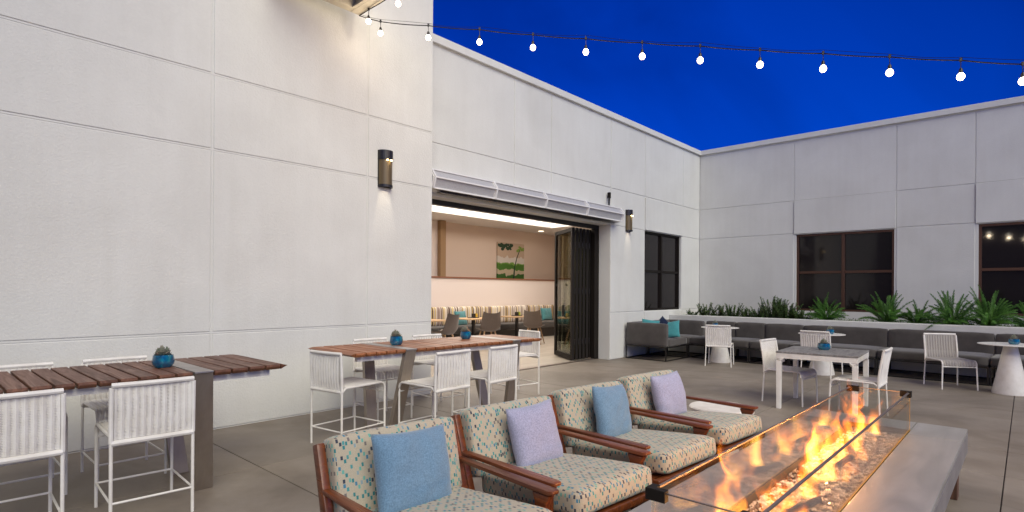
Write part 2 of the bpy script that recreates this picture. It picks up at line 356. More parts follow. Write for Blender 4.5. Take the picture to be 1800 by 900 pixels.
# left tall wall (nearest)
wa = thing('stucco_wall', 'tall pale stucco wall filling the left of the view behind both slatted bar tables', 'wall', (0,0,0))
obj('wall_core', MB().box(-8, 5.215, A+.0105, A+.374-.003, 0, 7.4), MT['stucco_trim'], wa)
xa = [-8,-3.5,-1.6,.32,2.222,4.124,5.215]; za = [0,1.037,2.989,3.794,7.4]
panel_rects(wa, 'y', [(xa[i],xa[i+1],za[j],za[j+1]) for i in range(6) for j in range(4)], A+.012, .030, .0095, MT['stucco'], 0)
mb = MB()
for x in xa[1:-1]: mb.box(x-.006,x+.006,A+.0055,A+.014,0,7.4)
for z in za[1:-1]: mb.box(-8,5.2,A+.006,A+.0135,z-.006,z+.006)
obj('joint_bead', mb, MT['stucco_trim'], wa)
# wall with the folding door
wb = thing('stucco_wall', 'pale stucco wall with the wide folding door opening and a dark four pane window', 'wall', (0,0,0))
bk = B + .012
core = MB()
core.box(5.22,10.55,bk,bk+.29,2.99,5.32); core.box(10.55,12.06,bk,bk+.29,0,5.32); core.box(12.06,13.99,bk,bk+.29,2.977,5.32)
core.box(12.06,13.99,bk,bk+.29,0,1.047); core.box(13.99,15.4,bk,bk+.29,0,5.32)
obj('wall_core', core, MT['stucco_trim'], wb)
obj('end_return', MB().box(5.218,5.34,A+.376,bk+.29,0,2.98), MT['stucco_trim'], wb)
cols = [5.22,7.39,8.45,10.55,12.05,14.07,15.097]
rects = [(cols[i],cols[i+1],3.79,5.30) for i in range(6)]
rects += [(cols[i],cols[i+1],2.99,3.79) for i in range(3)]
rects += [(10.55,12.05,0,1.04),(10.55,12.05,1.04,2.98),(10.55,12.05,2.98,3.79),(12.05,14.07,2.985,3.77,.02),(14.07,15.097,2.98,3.79)]
panel_rects(wb, 'y', rects, bk, .016, .012, MT['stucco'], 0)
panel_rects(wb, 'y', [(12.05,14.0,0,1.04),(14.0,15.097,0,1.04),(14.0,15.097,1.04,2.98)], bk, .016, .012, MT['stucco'], 0)
obj('coping', MB().box(5.218,15.05,B-.05,B+.34,5.32,5.445), MT['stucco_trim'], wb, bevel=.008)
mb = MB()
for k in range(7): mb.box(5.36,10.54,bk+.02+k*.036,bk+.044+k*.036,2.974,2.989)
obj('soffit_vent', mb, MT['unit_white'], wb)
# right wall
wc = thing('stucco_wall', 'pale stucco wall on the right with two dark windows behind the long planter', 'wall', (0,0,0))
ck = C + .012
W1 = (2.205,4.255); W2 = (-1.3,.745); ZH, ZB = 2.952, 1.06
core = MB()
core.box(ck,ck+.3,-9,B+.3,ZH,5.32); core.box(ck,ck+.3,-9,B+.3,0,ZB)
core.box(ck,ck+.3,W1[1],B+.3,ZB,ZH); core.box(ck,ck+.3,W2[1],W1[0],ZB,ZH); core.box(ck,ck+.3,-9,W2[0],ZB,ZH)
obj('wall_core', core, MT['stucco_trim'], wc)
yc = [-9,-4.9,-1.35,.80,2.17,4.305,6.759]
rects = [(yc[i],yc[i+1],3.80,5.30) for i in range(6)]
rects += [(4.305,6.759,2.98,3.80),(2.17,4.305,2.965,3.80,.02),(.80,2.17,2.98,3.80),(-1.35,.80,2.965,3.80,.02),(-4.9,-1.35,2.98,3.80),(-9,-4.9,2.98,3.80)]
rects += [(4.305,6.759,0,2.98),(.80,2.17,0,2.98),(-4.9,-1.35,0,2.98),(-9,-4.9,0,2.98)]
panel_rects(wc, 'x', rects, ck, .014, .012, MT['stucco'], 0)
obj('coping', MB().box(C-.05,C+.34,-9,B+.34,5.32,5.445), MT['stucco_trim'], wc, bevel=.008)

def window(root, plane, a0, a1, z0, z1, base, fm, split=.5, fw=.05, extra=False):
    """two by two window; frame and four panes, each pane its own part"""
    wn_ = bpy.data.objects.new('window', None); col.objects.link(wn_); wn_.parent = root
    def bx(mb, p, q, d0, d1, r, s): return mb.box(p,q,base+d0,base+d1,r,s) if plane == 'y' else mb.box(base+d0,base+d1,p,q,r,s)
    mb = MB(); am = (a0+a1)/2; zm = z0+(z1-z0)*split
    bx(mb,a0,a1,.05,.13,z1-fw,z1); bx(mb,a0,a1,.05,.13,z0,z0+fw); bx(mb,a0,a0+fw,.05,.13,z0+fw,z1-fw); bx(mb,a1-fw,a1,.05,.13,z0+fw,z1-fw)
    bx(mb,am-fw*.7,am+fw*.7,.052,.13,z0+fw,z1-fw); bx(mb,a0+fw,am-fw*.7,.06,.128,zm-.03,zm+.03); bx(mb,am+fw*.7,a1-fw,.06,.128,zm-.03,zm+.03)
    obj('frame', mb, fm, wn_, bevel=.004, seg=1)
    for (p,q) in ((a0+fw,am-fw*.7),(am+fw*.7,a1-fw)):
        for (r,s) in ((z0+fw,zm-.03),(zm+.03,z1-fw)):
            obj('pane', bx(MB(),p,q,.10,.108,r,s), MT['window_glass'], wn_)
    sm = MB(); bx(sm,a0,a1,.13,.14,z0,z1); obj('blackout_panel', sm, MT['black'], wn_)
    return wn_
window(wb, 'y', 12.06, 13.99, 1.047, 2.977, bk, MT['bronze'])
window(wc, 'x', W1[0], W1[1], ZB, ZH, ck, MT['brown_frame'])
window(wc, 'x', W2[0], W2[1], ZB, ZH, ck, MT['brown_frame'])

wd_ = thing('stucco_wall', 'plain stucco wall closing the courtyard behind the view', 'wall', (0,0,0))
obj('wall_core', MB().box(-8.3,-8.0,-9,A,0,5.4), MT['stucco'], wd_)
# ------------------------------------------------------------------ planter wall and sofa line
PF = lambda y: 13.00 + .045*y          # front face of the planter
pl = thing('planter', 'long low pale stucco planter wall behind the grey sectional sofa', 'planter', (0,0,0))
y0, y1 = -6.5, B-.004
ZP = .925
vs = [(PF(y0),y0,0),(PF(y0)+.22,y0,0),(PF(y1)+.22,y1,0),(PF(y1),y1,0)]
mb = MB().add([*vs, *[(a,b,ZP) for a,b,_ in vs]], [(0,3,2,1),(4,5,6,7),(0,1,5,4),(1,2,6,5),(2,3,7,6),(3,0,4,7)])
obj('planter_wall', mb, MT['stucco'], pl, bevel=.012)
vs = [(PF(y0)+.224,y0,.3),(C-.01,y0,.3),(C-.01,y1,.3),(PF(y1)+.224,y1,.3)]
mb = MB(); n_ = 26
for i in range(n_+1):
    for j in range(9):
        y = y0+(y1-y0)*i/n_; x = PF(y)+.224+(C-.012-PF(y)-.224)*j/8
        mb.v.append((x, y, ZP-.07+.035*mnoise.noise(Vector((x*2,y*2,0)))))
mb.f = [(i*9+j,(i+1)*9+j,(i+1)*9+j+1,i*9+j+1) for i in range(n_) for j in range(8)]
obj('soil', mb, MT['soil'], pl)

def bez(p0,p1,p2,t): return p0*(1-t)**2 + p1*2*t*(1-t) + p2*t*t
def fern(loc, n, ln, label, seed, spread=1.):
    rnd = random.Random(seed); t = thing('foxtail_fern', label, 'plant', loc, 0, 'foxtail ferns in the planter')
    for part in range(3):
        mb = MB()
        for k in range(n//3):
            az = rnd.uniform(0, 2*math.pi); tilt = rnd.uniform(.15, 1.32)*spread; l = ln*rnd.uniform(.6,1.05)*(1-.12*tilt)
            d = Vector((math.cos(az)*math.sin(tilt), math.sin(az)*math.sin(tilt), math.cos(tilt)))
            p0 = Vector((rnd.uniform(-.06,.06), rnd.uniform(-.06,.06), 0)); p1 = p0 + d*l*.5 + Vector((0,0,l*.20)); p2 = p0 + d*l + Vector((0,0,-.10*l*tilt))
            m_ = 46; prevq = None
            for i in range(m_):
                s = (i+.5)/m_; c_ = bez(p0,p1,p2,s); tg = (bez(p0,p1,p2,min(1,s+.02))-c_).normalized()
                a = tg.cross(Vector((0,0,1))).normalized() if abs(tg.z) < .98 else Vector((1,0,0)); b_ = tg.cross(a)
                w_ = .036*math.sin(math.pi*min(1,(s*.86+.10)))**.7*(1.0 if s>.06 else .3)
                for q in range(4):
                    ph = q*math.pi/2 + i*1.9 + rnd.uniform(-.3,.3); e = (a*math.cos(ph)+b_*math.sin(ph))
                    tip = c_ + e*w_*rnd.uniform(.75,1.15) + tg*w_*.9; sd_ = tg.cross(e)*.0038
                    mb.add([c_-sd_, c_+sd_, tip+sd_*.5, tip-sd_*.5], [(0,1,2,3)])
            mb.tube([bez(p0,p1,p2,x/6) for x in range(7)], [.004]*5+[.003,.001], 4, False)
        obj('frond_cluster', mb, MT['fern'], t)
    return t
zt = ZP - .05
fern((PF(3.2)+.48,3.22,zt), 48, .66, 'bright green foxtail fern in the planter in front of the left window', 1)
fern((PF(2.0)+.50,2.10,zt), 54, .74, 'green foxtail fern in the planter at the right edge of the left window', 2)
fern((PF(2.0)+.62,1.62,zt), 36, .55, 'low sprawling foxtail fern between the two biggest ferns in the planter', 3, 1.3)
fern((PF(.8)+.45,1.05,zt), 66, .80, 'large foxtail fern with long arching fronds in the planter between the two windows', 4, 1.15)
fern((PF(.4)+.50,.52,zt), 66, .86, 'largest foxtail fern with upright fronds in the planter at the right window', 5, 1.0)
fern((PF(0)+.6,-.1,zt), 36, .6, 'small foxtail fern in the planter at the right end below the right window', 6, 1.3)
def shrub(loc, hh, nst, label, seed, wid=.26):
    rnd = random.Random(seed); t = thing('leafy_shrub', label, 'shrub', loc, 0, 'small leafy shrubs in the planter')
    st = MB(); lf = MB()
    for k in range(nst):
        az = rnd.uniform(0, 6.28); r = rnd.uniform(0, wid); b0 = Vector((r*.35*math.cos(az), r*.6*math.sin(az), 0)); h_ = hh*rnd.uniform(.45,1.0)
        tip = b0 + Vector((math.cos(az)*r*.5, math.sin(az)*r, h_)); md = (b0+tip)/2 + Vector((rnd.uniform(-.03,.03), rnd.uniform(-.03,.03), 0))
        st.tube([b0, md, tip], [.005,.004,.002], 4, False)
        nl = int(44*h_/.35)
        for i in range(nl):
            s = .12 + .88*i/nl; c_ = bez(b0, md, tip, s)
            for q in range(2):
                ph = rnd.uniform(0,6.28); el = rnd.uniform(-.1,1.0); l = rnd.uniform(.035,.06)*(1.15-.5*s)
                d = Vector((math.cos(ph)*math.cos(el), math.sin(ph)*math.cos(el), math.sin(el))); sv = d.cross(Vector((0,0,1))).normalized()*l*.32
                lf.add([c_, c_+d*l*.5+sv, c_+d*l, c_+d*l*.5-sv], [(0,1,2,3)])
    obj('stems', st, MT['twig'], t); obj('leaves', lf, MT['shrub'], t); return t
for i, (y, hh, ns, lb) in enumerate([
    (6.35,.20,7,'sparse low shrub sprig at the far left end of the planter'),
    (5.98,.36,9,'thin upright shrub near the left end of the planter'),
    (5.62,.30,9,'small shrub second from the planter corner, with thin gappy stems'),
    (5.28,.36,12,'narrow shrub with one tall stem behind the leftmost round table'),
    (4.95,.24,14,'low rounded shrub in a dip of the planting behind the leftmost round table'),
    (4.62,.30,16,'bushy shrub left of the tallest shrub in the planter'),
    (4.30,.52,26,'tallest and densest shrub in the planter, left of the left window'),
    (4.02,.40,20,'dense shrub just right of the tallest shrub, at the edge of the left window'),
    (3.72,.26,14,'low shrub between the tallest shrub and the first fern')]):
    shrub((PF(y)+.42, y, zt), hh*1.05, int(ns*1.9), lb, 20+i)
mb = MB(); rnd = random.Random(5)
for k in range(5200):
    y = rnd.uniform(-2.5, 6.6); x = PF(y)+.24+rnd.uniform(0,1.2)**1.2; x = min(x, C-.05); z = ZP-.07+rnd.uniform(0,.07)
    ph = rnd.uniform(0,6.28); el = rnd.uniform(0,1.1); l = rnd.uniform(.02,.05); d = Vector((math.cos(ph)*math.cos(el), math.sin(ph)*math.cos(el), math.sin(el))); sv = Vector((-math.sin(ph),math.cos(ph),0))*l*.25; c_ = Vector((x,y,z))
    mb.add([c_, c_+d*l*.5+sv, c_+d*l, c_+d*l*.5-sv], [(0,1,2,3)])
tag(obj('ground_cover', mb, MT['shrub']), 'low green ground cover filling the soil of the long planter', 'ground cover', kind='stuff')

# ------------------------------------------------------------------ cushions
def cushion_mesh(x0,x1,y0,y1,z0,z1, r=.03, crown=.015, axis=2, n=10, seed=0):
    """rounded box whose big faces bulge a little and wrinkle slightly"""
    bm = bmesh.new(); bmesh.ops.create_cube(bm, size=1)
    bmesh.ops.subdivide_edges(bm, edges=bm.edges[:], cuts=n, use_grid_fill=True)
    hx, hy, hz = (x1-x0)/2, (y1-y0)/2, (z1-z0)/2; H3 = (hx,hy,hz); c_ = Vector(((x0+x1)/2,(y0+y1)/2,(z0+z1)/2))
    for v in bm.verts:
        q = [v.co[i]*2 for i in range(3)]
        p = Vector([q[i]*H3[i] for i in range(3)])
        inner = Vector([max(-H3[i]+r, min(H3[i]-r, p[i])) for i in range(3)])
        d = p - inner
        # concentrate grid lines to the rounded edge
        if d.length > 1e-9:
            d = d.normalized()*r; p = inner + d
        for ax in range(3):
            o1, o2 = [i for i in range(3) if i != ax]
            if abs(q[ax]) > .999:
                k = crown if ax == axis else crown*.45
                p[ax] += math.copysign(k, q[ax])*(1-q[o1]**2)*(1-q[o2]**2)
        p += Vector((mnoise.noise(p*7+Vector((seed,0,0))), mnoise.noise(p*7+Vector((0,seed,3))), mnoise.noise(p*7+Vector((5,0,seed)))))*.004
        v.co = c_ + p
    me = bpy.data.meshes.new('cushion'); bm.to_mesh(me); bm.free(); return me
def pillow_mesh(wd, ht, th, seed=0, n=22):
    vs, fs = [], []; rnd = Vector((seed*3.1, seed*1.7, seed))
    for side in (1,-1):
        for i in range(n+1):
            for j in range(n+1):
                u, v = 2*i/n-1, 2*j/n-1
                pin = 1 - .07*(1-abs(u)**2)*abs(v)**6 ; pin2 = 1 - .07*(1-abs(v)**2)*abs(u)**6
                x = u*wd/2*pin2; z = v*ht/2*pin
                t = th/2*((1-abs(u)**3.2)*(1-abs(v)**3.2))**.55
                wr = .019*mnoise.noise(Vector((x*6,z*6,side*2.))+rnd)*min(1,t/(.3*th)) + .008*mnoise.noise(Vector((x*16,z*16,side*4.))+rnd)*min(1,t/(.3*th))
                vs.append((x, side*(t+wr), z))
    m_ = (n+1)**2
    for s in range(2):
        for i in range(n):
            for j in range(n):
                q = (s*m_+i*(n+1)+j, s*m_+(i+1)*(n+1)+j, s*m_+(i+1)*(n+1)+j+1, s*m_+i*(n+1)+j+1)
                fs.append(q if s else q[::-1])
    me = bpy.data.meshes.new('pillow'); me.from_pydata(vs, [], fs)
    bm = bmesh.new(); bm.from_mesh(me); bmesh.ops.remove_doubles(bm, verts=bm.verts, dist=.0004); bm.to_mesh(me); bm.free(); return me
def pillow(label, m, loc, rot, size=(.42,.42,.14), seed=1, group='throw pillows on the patio seats'):
    o = link('throw_pillow', pillow_mesh(*size, seed), m, smooth=True); o.location = loc; o.rotation_euler = rot
    return tag(o, label, 'pillow', group)

# ------------------------------------------------------------------ sectional sofa
ZS, ZT, ZF = .47, .815, .31
def base_frame(x0,x1,y0,y1):
    mb = MB(); t = .024
    for z in (.0, ZF-t-.001):
        mb.box(x0,x1,y0,y0+t,z,z+t); mb.box(x0,x1,y1-t,y1,z,z+t); mb.box(x0,x0+t,y0+t,y1-t,z,z+t); mb.box(x1-t,x1,y0+t,y1-t,z,z+t)
    for x in (x0,x1-t):
        for y in (y0,y1-t): mb.box(x,x+t,y,y+t,t,ZF-t-.001)
    return mb
def module(name_label, x0,x1,y0,y1, back, arm=None, corner=False, seed=0, loc=(0,0,0), rz=0):
    t = thing('sofa_module', name_label, 'sofa', loc, rz, 'modules of the grey sectional sofa')
    obj('base_frame', base_frame(x0,x1,y0,y1), MT['black'], t)
    bt = .16; sx0,sx1,sy0,sy1 = x0,x1,y0,y1
    if back in ('+x','+x+y'): sx1 -= bt
    if back in ('+y','+x+y'): sy1 -= bt
    if arm == '-x': sx0 += .13
    g_ = .006
    link('seat_cushion', cushion_mesh(sx0+g_,sx1-g_*.2,sy0+g_,sy1-g_*.2,ZF,ZS,.035,.018,2,10,seed), MT['cushion'], t, smooth=True)
    if back in ('+x','+x+y'): link('back_cushion', cushion_mesh(x1-bt,x1-g_,y0+g_,y1-g_,ZF+.002,ZT,.035,.012,0,10,seed+3), MT['cushion'], t, smooth=True)
    if back in ('+y','+x+y'): link('back_cushion', cushion_mesh(x0+g_+(.13 if arm else 0),(x1-bt if corner else x1-g_),y1-bt,y1-g_,ZF+.002,ZT,.035,.012,1,10,seed+5), MT['cushion'], t, smooth=True)
    if arm == '-x': link('arm', cushion_mesh(x0+g_,x0+.13,y0+g_,y1-g_,ZF+.003,ZT,.03,.006,0,10,seed+7), MT['cushion'], t, smooth=True)
    return t
module('grey end module of the sectional with a tall arm panel, nearest the folding door', 11.10,12.14,5.70,6.70,'+y','-x',seed=1)
module('grey corner module where the sectional sofa turns along the planter', 12.145,13.10,5.70,6.70,'+x+y',None,True,seed=2)
ed = [5.69,4.97,4.30,3.50,1.98,.40,-1.2]
lbs = ['grey sofa module directly behind the leftmost round table','narrow grey sofa module just right of the leftmost round table','narrow grey sofa module behind the left chair of the square table',
 'wide grey sofa module behind the middle round table','wide grey sofa module behind the lone white chair on the right','grey sofa module behind the right hand round table at the frame edge']
for i in range(6):
    ya, yb = ed[i+1], ed[i]; ymid = (ya+yb)/2; xb = PF(ymid)-.015
    module(lbs[i], -1.02, 0, -(yb-ya)/2+.004, (yb-ya)/2-.004, '+x', seed=10+i, loc=(xb, ymid, 0), rz=-math.atan(.045))
pillow('bright teal pillow leaning over the arm of the sofa, left of the navy one', MT['pillow_teal'], (11.45,6.28,.70), (R(-14),R(6),R(-68)), (.40,.36,.14), 11)
pillow('dark navy pillow poking up between two teal pillows on the sofa', MT['pillow_navy'], (11.62,6.05,.69), (R(-18),R(42),R(-70)), (.40,.40,.12), 12)
pillow('turquoise pillow standing at the front of the sofa seat, right of the navy one', MT['pillow_teal'], (11.66,5.86,.66), (R(-22),R(-10),R(-82)), (.38,.40,.12), 13)

# ------------------------------------------------------------------ string lights
def cable(name, label, pts, bulbs, first=2.2, group='strings of bulbs over the terrace'):
    t = thing(name, label, 'string lights', (0,0,0), 0, group)
    n = 60; P = []
    for i in range(len(pts)-1):
        a, b_ = Vector(pts[i]), Vector(pts[i+1]); k = max(2, int((b_-a).length/.12)); sag = (b_-a).length*.03
        for j in range(k): s = j/k; P.append(a.lerp(b_, s) - Vector((0,0,sag*4*s*(1-s)*.5)))
    P.append(Vector(pts[-1]))
    obj('cable', MB().tube(P, .0055, 6), MT['cable'], t, smooth=True)
    obj('support_wire', MB().tube([p+Vector((0,0,.018+.02*math.sin(i*.35)**2)) for i,p in enumerate(P)], .002, 4), MT['cable'], t)
    for ib, b_ in enumerate(bulbs):
        b_ = Vector(b_)
        so_ = obj('socket', MB().tube([(0,0,.02),(0,0,-.01)], [.012,.012], 8).tube([(0,0,-.01),(0,0,-.075)], .0035, 6).tube([(0,0,-.07),(0,0,-.085),(0,0,-.115)], [.009,.016,.017], 10), MT['black'], t, smooth='auto')
        so_.location = b_
        bl = obj('bulb', MB().lathe([(.001,-.178),(.016,-.174),(.028,-.160),(.031,-.145),(.027,-.128),(.017,-.116)], 14), MT['bulb'], so_, smooth=True)
        ld = bpy.data.lights.new('bulb_light', 'POINT'); ld.energy = first if ib < 2 else BULB_W; ld.color = (1,.80,.55); ld.shadow_soft_size = .03
        lo = bpy.data.objects.new('bulb_light', ld); col.objects.link(lo); lo.parent = so_; lo.location = (0,0,-.25)
    return t
BULB_W = 9
def at(u, v, x, y):
    D = x*math.cos(YAW)+y*math.sin(YAW); a = (u-900)/F; b_ = -(v-450-SY)/F; b2 = a*math.sin(ROLL)+b_*math.cos(ROLL); return H+b2*D
def onseg(u, v, p, q):
    """point of the vertical plane through p and q seen at photo pixel u,v"""
    a = (u-900)/F; b_ = -(v-450-SY)/F; a2 = a*math.cos(ROLL)-b_*math.sin(ROLL)
    rx, ry = math.cos(YAW)+a2*math.sin(YAW), math.sin(YAW)-a2*math.cos(YAW)
    dx, dy = q[0]-p[0], q[1]-p[1]; den = rx*dy-ry*dx; t = (p[0]*dy-p[1]*dx)/den
    return (rx*t, ry*t, at(u, v, rx*t, ry*t))
P0, P1 = (3.87,6.2), (6.5,.02)
bp = [onseg(u, v, P0, P1) for u, v in [(669,38),(753,45),(843,52),(937,61),(1030,68),(1129,75),(1231,81),(1336,88),(1447,94),(1564,100),(1689,106),(1798,113)]]
ext = [(6.5+(6.5-3.87)*.09*k, .02-6.18*.09*k, bp[-1][2]-.02*k) for k in range(1,6)]
cable('string_lights', 'long black cable of lit bulbs crossing the blue sky from the canopy corner', [(3.87,6.2,4.955)]+bp+ext, bp+ext)
s2 = [(3.87,6.2,4.955),onseg(648,17,(3.87,6.2),(3.75,5.05)),onseg(700,-16,(3.87,6.2),(3.75,5.05))] + [(3.72-.02*k,5.1-.62*k,5.0-.01*k) for k in range(1,15)]
cable('string_lights', 'short visible run of bulbs leaving the canopy corner upward out of frame', s2, [s2[1]]+s2[2:])

# ------------------------------------------------------------------ canopy over the left
cn = thing('canopy', 'cream steel canopy frame jutting in at the top above the left wall', 'canopy', (0,0,0))
MT['canopy_cream'] = mat('cream_steel', (.50,.45,.36), .5); MT['canopy_grey'] = mat('blue_grey_steel', (.16,.17,.19), .45, .2)
obj('front_beam', MB().box(3.74,3.87,5.15,6.2,4.955,5.25), MT['canopy_cream'], cn, bevel=.006)
obj('wall_beam', MB().box(2.7,3.737,6.08,6.2,4.955,5.25), MT['canopy_cream'], cn, bevel=.006)
obj('flange', MB().box(3.70,3.74,5.15,6.08,4.957,4.975), MT['canopy_cream'], cn)

obj('deck', MB().box(2.7,3.737,5.15,6.077,5.24,5.28), MT['canopy_grey'], cn)
for x in (2.71,3.1): obj('cross_beam', MB().box(x,x+.1,5.15,6.07,5.08,5.238), MT['canopy_grey'], cn)
obj('wall_bracket', MB().box(2.95,3.1,6.2,A+.01,5.0,5.2), MT['canopy_cream'], cn)

# ------------------------------------------------------------------ wall lamps
def sconce(label, x, ybase, z0=2.885, z1=3.375):
    t = thing('wall_lamp', label, 'wall lamp', (x, ybase, z0), 0, 'half round wall lamps'); h_ = z1-z0; r = .105
    obj('cap', MB().lathe([(.0,h_),(r+.006,h_),(r+.006,h_-.125),(r*.7,h_-.125)], 16, a0=math.pi, a1=2*math.pi), MT['black'], t)
    obj('back_plate', MB().box(-r-.004,r+.004,-.008,0,0,h_), MT['black'], t)
    m = MT.get('lamp_shade') or mat('amber_lamp_shade', (.13,.095,.045), .35, .2); MT['lamp_shade'] = m
    obj('lamp_shade', MB().lathe([(r-.004,h_-.124),(r-.004,.03)], 16, a0=math.pi, a1=2*math.pi), m, t, smooth=True)
    obj('bottom_ring', MB().lathe([(r+.004,.032),(r+.004,.0),(r-.02,.0)], 16, a0=math.pi, a1=2*math.pi), MT['black'], t)
    for dx in (-.028,.03):
        obj('led', MB().box(dx-.012,dx+.012,-r-.012,-r+.002,h_-.142,h_-.127), MT['led'], t)
    s = bpy.data.lights.new('lamp_beam', 'SPOT'); s.energy = 26; s.color = (1,.84,.62); s.spot_size = R(35); s.spot_blend = .6; s.shadow_soft_size = .02
    so_ = bpy.data.objects.new('lamp_beam', s); col.objects.link(so_); so_.parent = t; so_.location = (0,-.088,h_-.16); so_.rotation_euler = (R(1),0,0)
    s = bpy.data.lights.new('lamp_glow', 'POINT'); s.energy = .12; s.color = (1,.7,.3); s.shadow_soft_size = .01
    so_ = bpy.data.objects.new('lamp_glow', s); col.objects.link(so_); so_.parent = t; so_.location = (0.02,-r-.03,h_-.16)
    return t
sconce('dark half round wall lamp with amber glow on the tall left wall', 4.39, A)
sconce('dark half round wall lamp with amber glow beside the folding door', 11.27, B)

# ------------------------------------------------------------------ air curtain above the door
ac = thing('air_curtain', 'long white four section air curtain mounted above the folding door opening', 'air curtain', (0,B,0))
xa_, xb_ = 5.36, 10.66
prof = [(0,3.36),(-.17,3.33),(-.26,3.20),(-.21,3.045),(0,3.015)]
mb = MB(); nP = len(prof)
for x in (xa_+.01, xb_-.01):
    for y,z in prof: mb.v.append((x, y*.96, 3.19+(z-3.19)*.96))
mb.f = [tuple(range(nP)), tuple(reversed(range(nP,2*nP)))] + [(i,(i+1)%nP+0,(i+1)%nP+nP,i+nP) for i in range(nP)]
obj('housing', mb, MT['mesh_grey'], ac)
def strip(p, q, w_=.018): return MB().bar(p, q, w_, w_)
tr_ = MB()
for (y,z) in prof[1:4]: tr_.bar((xa_,y,z),(xb_,y,z),.032 if z>3.1 else .03,.022)
obj('trim', tr_, MT['unit_white'], ac)
for k in range(5):
    x = xa_+(xb_-xa_)*k/4; mb = MB()
    for i in range(1,3): mb.bar((x,prof[i][0],prof[i][1]),(x,prof[i+1][0],prof[i+1][1]),.045,.03,(1,0,0))
    obj('section_rib', mb, MT['unit_white'], ac)
for x0_, x1_ in ((xa_-.03,xa_-.001),(xb_+.001,xb_+.012)):
    mb = MB()
    for x in (x0_,x1_):
        for y,z in prof: mb.v.append((x,y,z))
    mb.f = [tuple(range(nP)), tuple(reversed(range(nP,2*nP)))] + [(i,(i+1)%nP,(i+1)%nP+nP,i+nP) for i in range(nP)]
    obj('end_cap', mb, MT['unit_white'], ac)
obj('outlet_slot', MB().box(xa_+.2,xb_-.2,-.16,-.05,3.003,3.013), MT['black'], ac)
sn = thing('door_sensor', 'small dark sensor on a bent bracket above the right end of the air curtain', 'sensor', (10.32,B,3.33))
obj('bracket', MB().tube([(0,-.10,-.02),(.0,-.10,.10),(.06,-.07,.22)], .022, 8), MT['black'], sn, smooth='auto')
obj('sensor_head', MB().box(.035,.085,-.10,-.03,.2,.33), MT['bronze'], sn, bevel=.012)

# ------------------------------------------------------------------ folding door
fd = thing('folding_door', 'dark bronze folding glass door stacked open at the right of the opening', 'door', (0,0,0))
yt = bk+.295
obj('head_track', MB().box(5.345,10.55,yt,yt+.10,2.90,2.99), MT['black'], fd, bevel=.003, seg=1)
obj('jamb', MB().box(10.39,10.545,yt,yt+.10,0,2.90), MT['bronze'], fd, bevel=.003, seg=1)
obj('sill_track', MB().box(5.345,10.55,yt,yt+.10,-.004,.014), MT['steel_dark'], fd)
def leaf(x0,y0,x1,y1):
    lf = bpy.data.objects.new('door_leaf', None); col.objects.link(lf); lf.parent = fd; lf.location = (x0,y0,0)
    lf.rotation_euler = (0,0,math.atan2(y1-y0,x1-x0)); l = math.hypot(x1-x0,y1-y0); s = .085; z0, z1 = .02, 2.885
    obj('leaf_frame', MB().box(0,s,-.03,.03,z0,z1).box(l-s,l,-.03,.03,z0,z1).box(s,l-s,-.029,.029,z1-s,z1).box(s,l-s,-.029,.029,z0,z0+s*1.3), MT['bronze'], lf, bevel=.004, seg=1)
    obj('pane', MB().box(s,l-s,-.006,.006,z0+s*1.3,z1-s), MT['door_glass'], lf)
    hg = MB()
    for z in (.35,1.45,2.45): hg.tube([(-.012,-.036,z),(-.012,-.036,z+.12)], .012, 8)
    obj('hinge', hg, MT['black'], lf)
    return lf
leaf(9.76,7.19,10.36,8.14)
for k, x in enumerate((9.90,10.03,10.16,10.29,10.41)): leaf(x,7.19,x+.60+.02*(k%2),8.14)
obj('handle', MB().box(10.02,10.06,7.86,7.9,1.62,1.68).box(9.9,9.94,7.55,7.6,.95,1.2), MT['black'], fd)

# ------------------------------------------------------------------ room behind the door
rm = thing('interior_room', 'warm lit dining room seen through the open folding door', 'room', (0,0,0))
obj('room_floor', MB().box(3.5,18,yt+.1,14,-.01,-.002), MT['int_floor'], rm)
obj('room_threshold', MB().box(5.345,10.55,bk,yt,-.05,-.003), MT['paving'], rm)
BY = 12.45
obj('half_wall', MB().box(3.5,18,BY,BY+.15,0,1.87), MT['pink'], rm)
obj('ledge_cap', MB().box(3.5,18,BY-.03,BY+.2,1.872,1.915), MT['cap_wood'], rm)
obj('rear_wall', MB().box(3.5,18,13.5,13.6,0,4.4), MT['tan'], rm)
obj('rear_pilaster', MB().box(11.12,11.33,13.2,13.497,1.9,3.66), MT['tan_dark'], rm)
obj('rear_wall_return', MB().box(3.5,11.118,13.35,13.497,1.9,3.66), MT['pink'], rm)
obj('side_wall', MB().box(18,18.1,7.1,13.6,0,4.4).box(3.4,3.5,7.1,13.6,0,4.4), MT['tan'], rm)
obj('front_wall', MB().box(3.5,5.3,yt+.1,yt+.12,0,4.4).box(10.6,18,yt+.1,yt+.12,0,4.4).box(5.3,10.6,yt+.102,yt+.118,2.95,4.4), MT['tan'], rm)
obj('soffit', MB().box(3.5,18,12.0,13.497,3.67,4.35).box(15.0,18,7.3,12.0,3.67,4.35), MT['ceiling'], rm)
obj('upper_ceiling', MB().box(3.5,18,7.2,13.6,4.36,4.4), MT['ceiling'], rm)
obj('cove_light', MB().box(3.6,14.95,11.6,11.95,4.30,4.33), MT['cove'], rm)
tl = MB().lathe([(.001,3.662),(.10,3.662)], 20, (15.55,12.9,0)); obj('downlight', tl, MT['down'], rm)
for (x,y,e) in ((9,9.6,125),(13,9.8,125)):
    ld = bpy.data.lights.new('room_light','AREA'); ld.energy = e; ld.size = 1.6; ld.color = (1,.90,.79); lo = bpy.data.objects.new('room_light', ld); col.objects.link(lo); lo.location = (x,y,4.2); lo.parent = rm
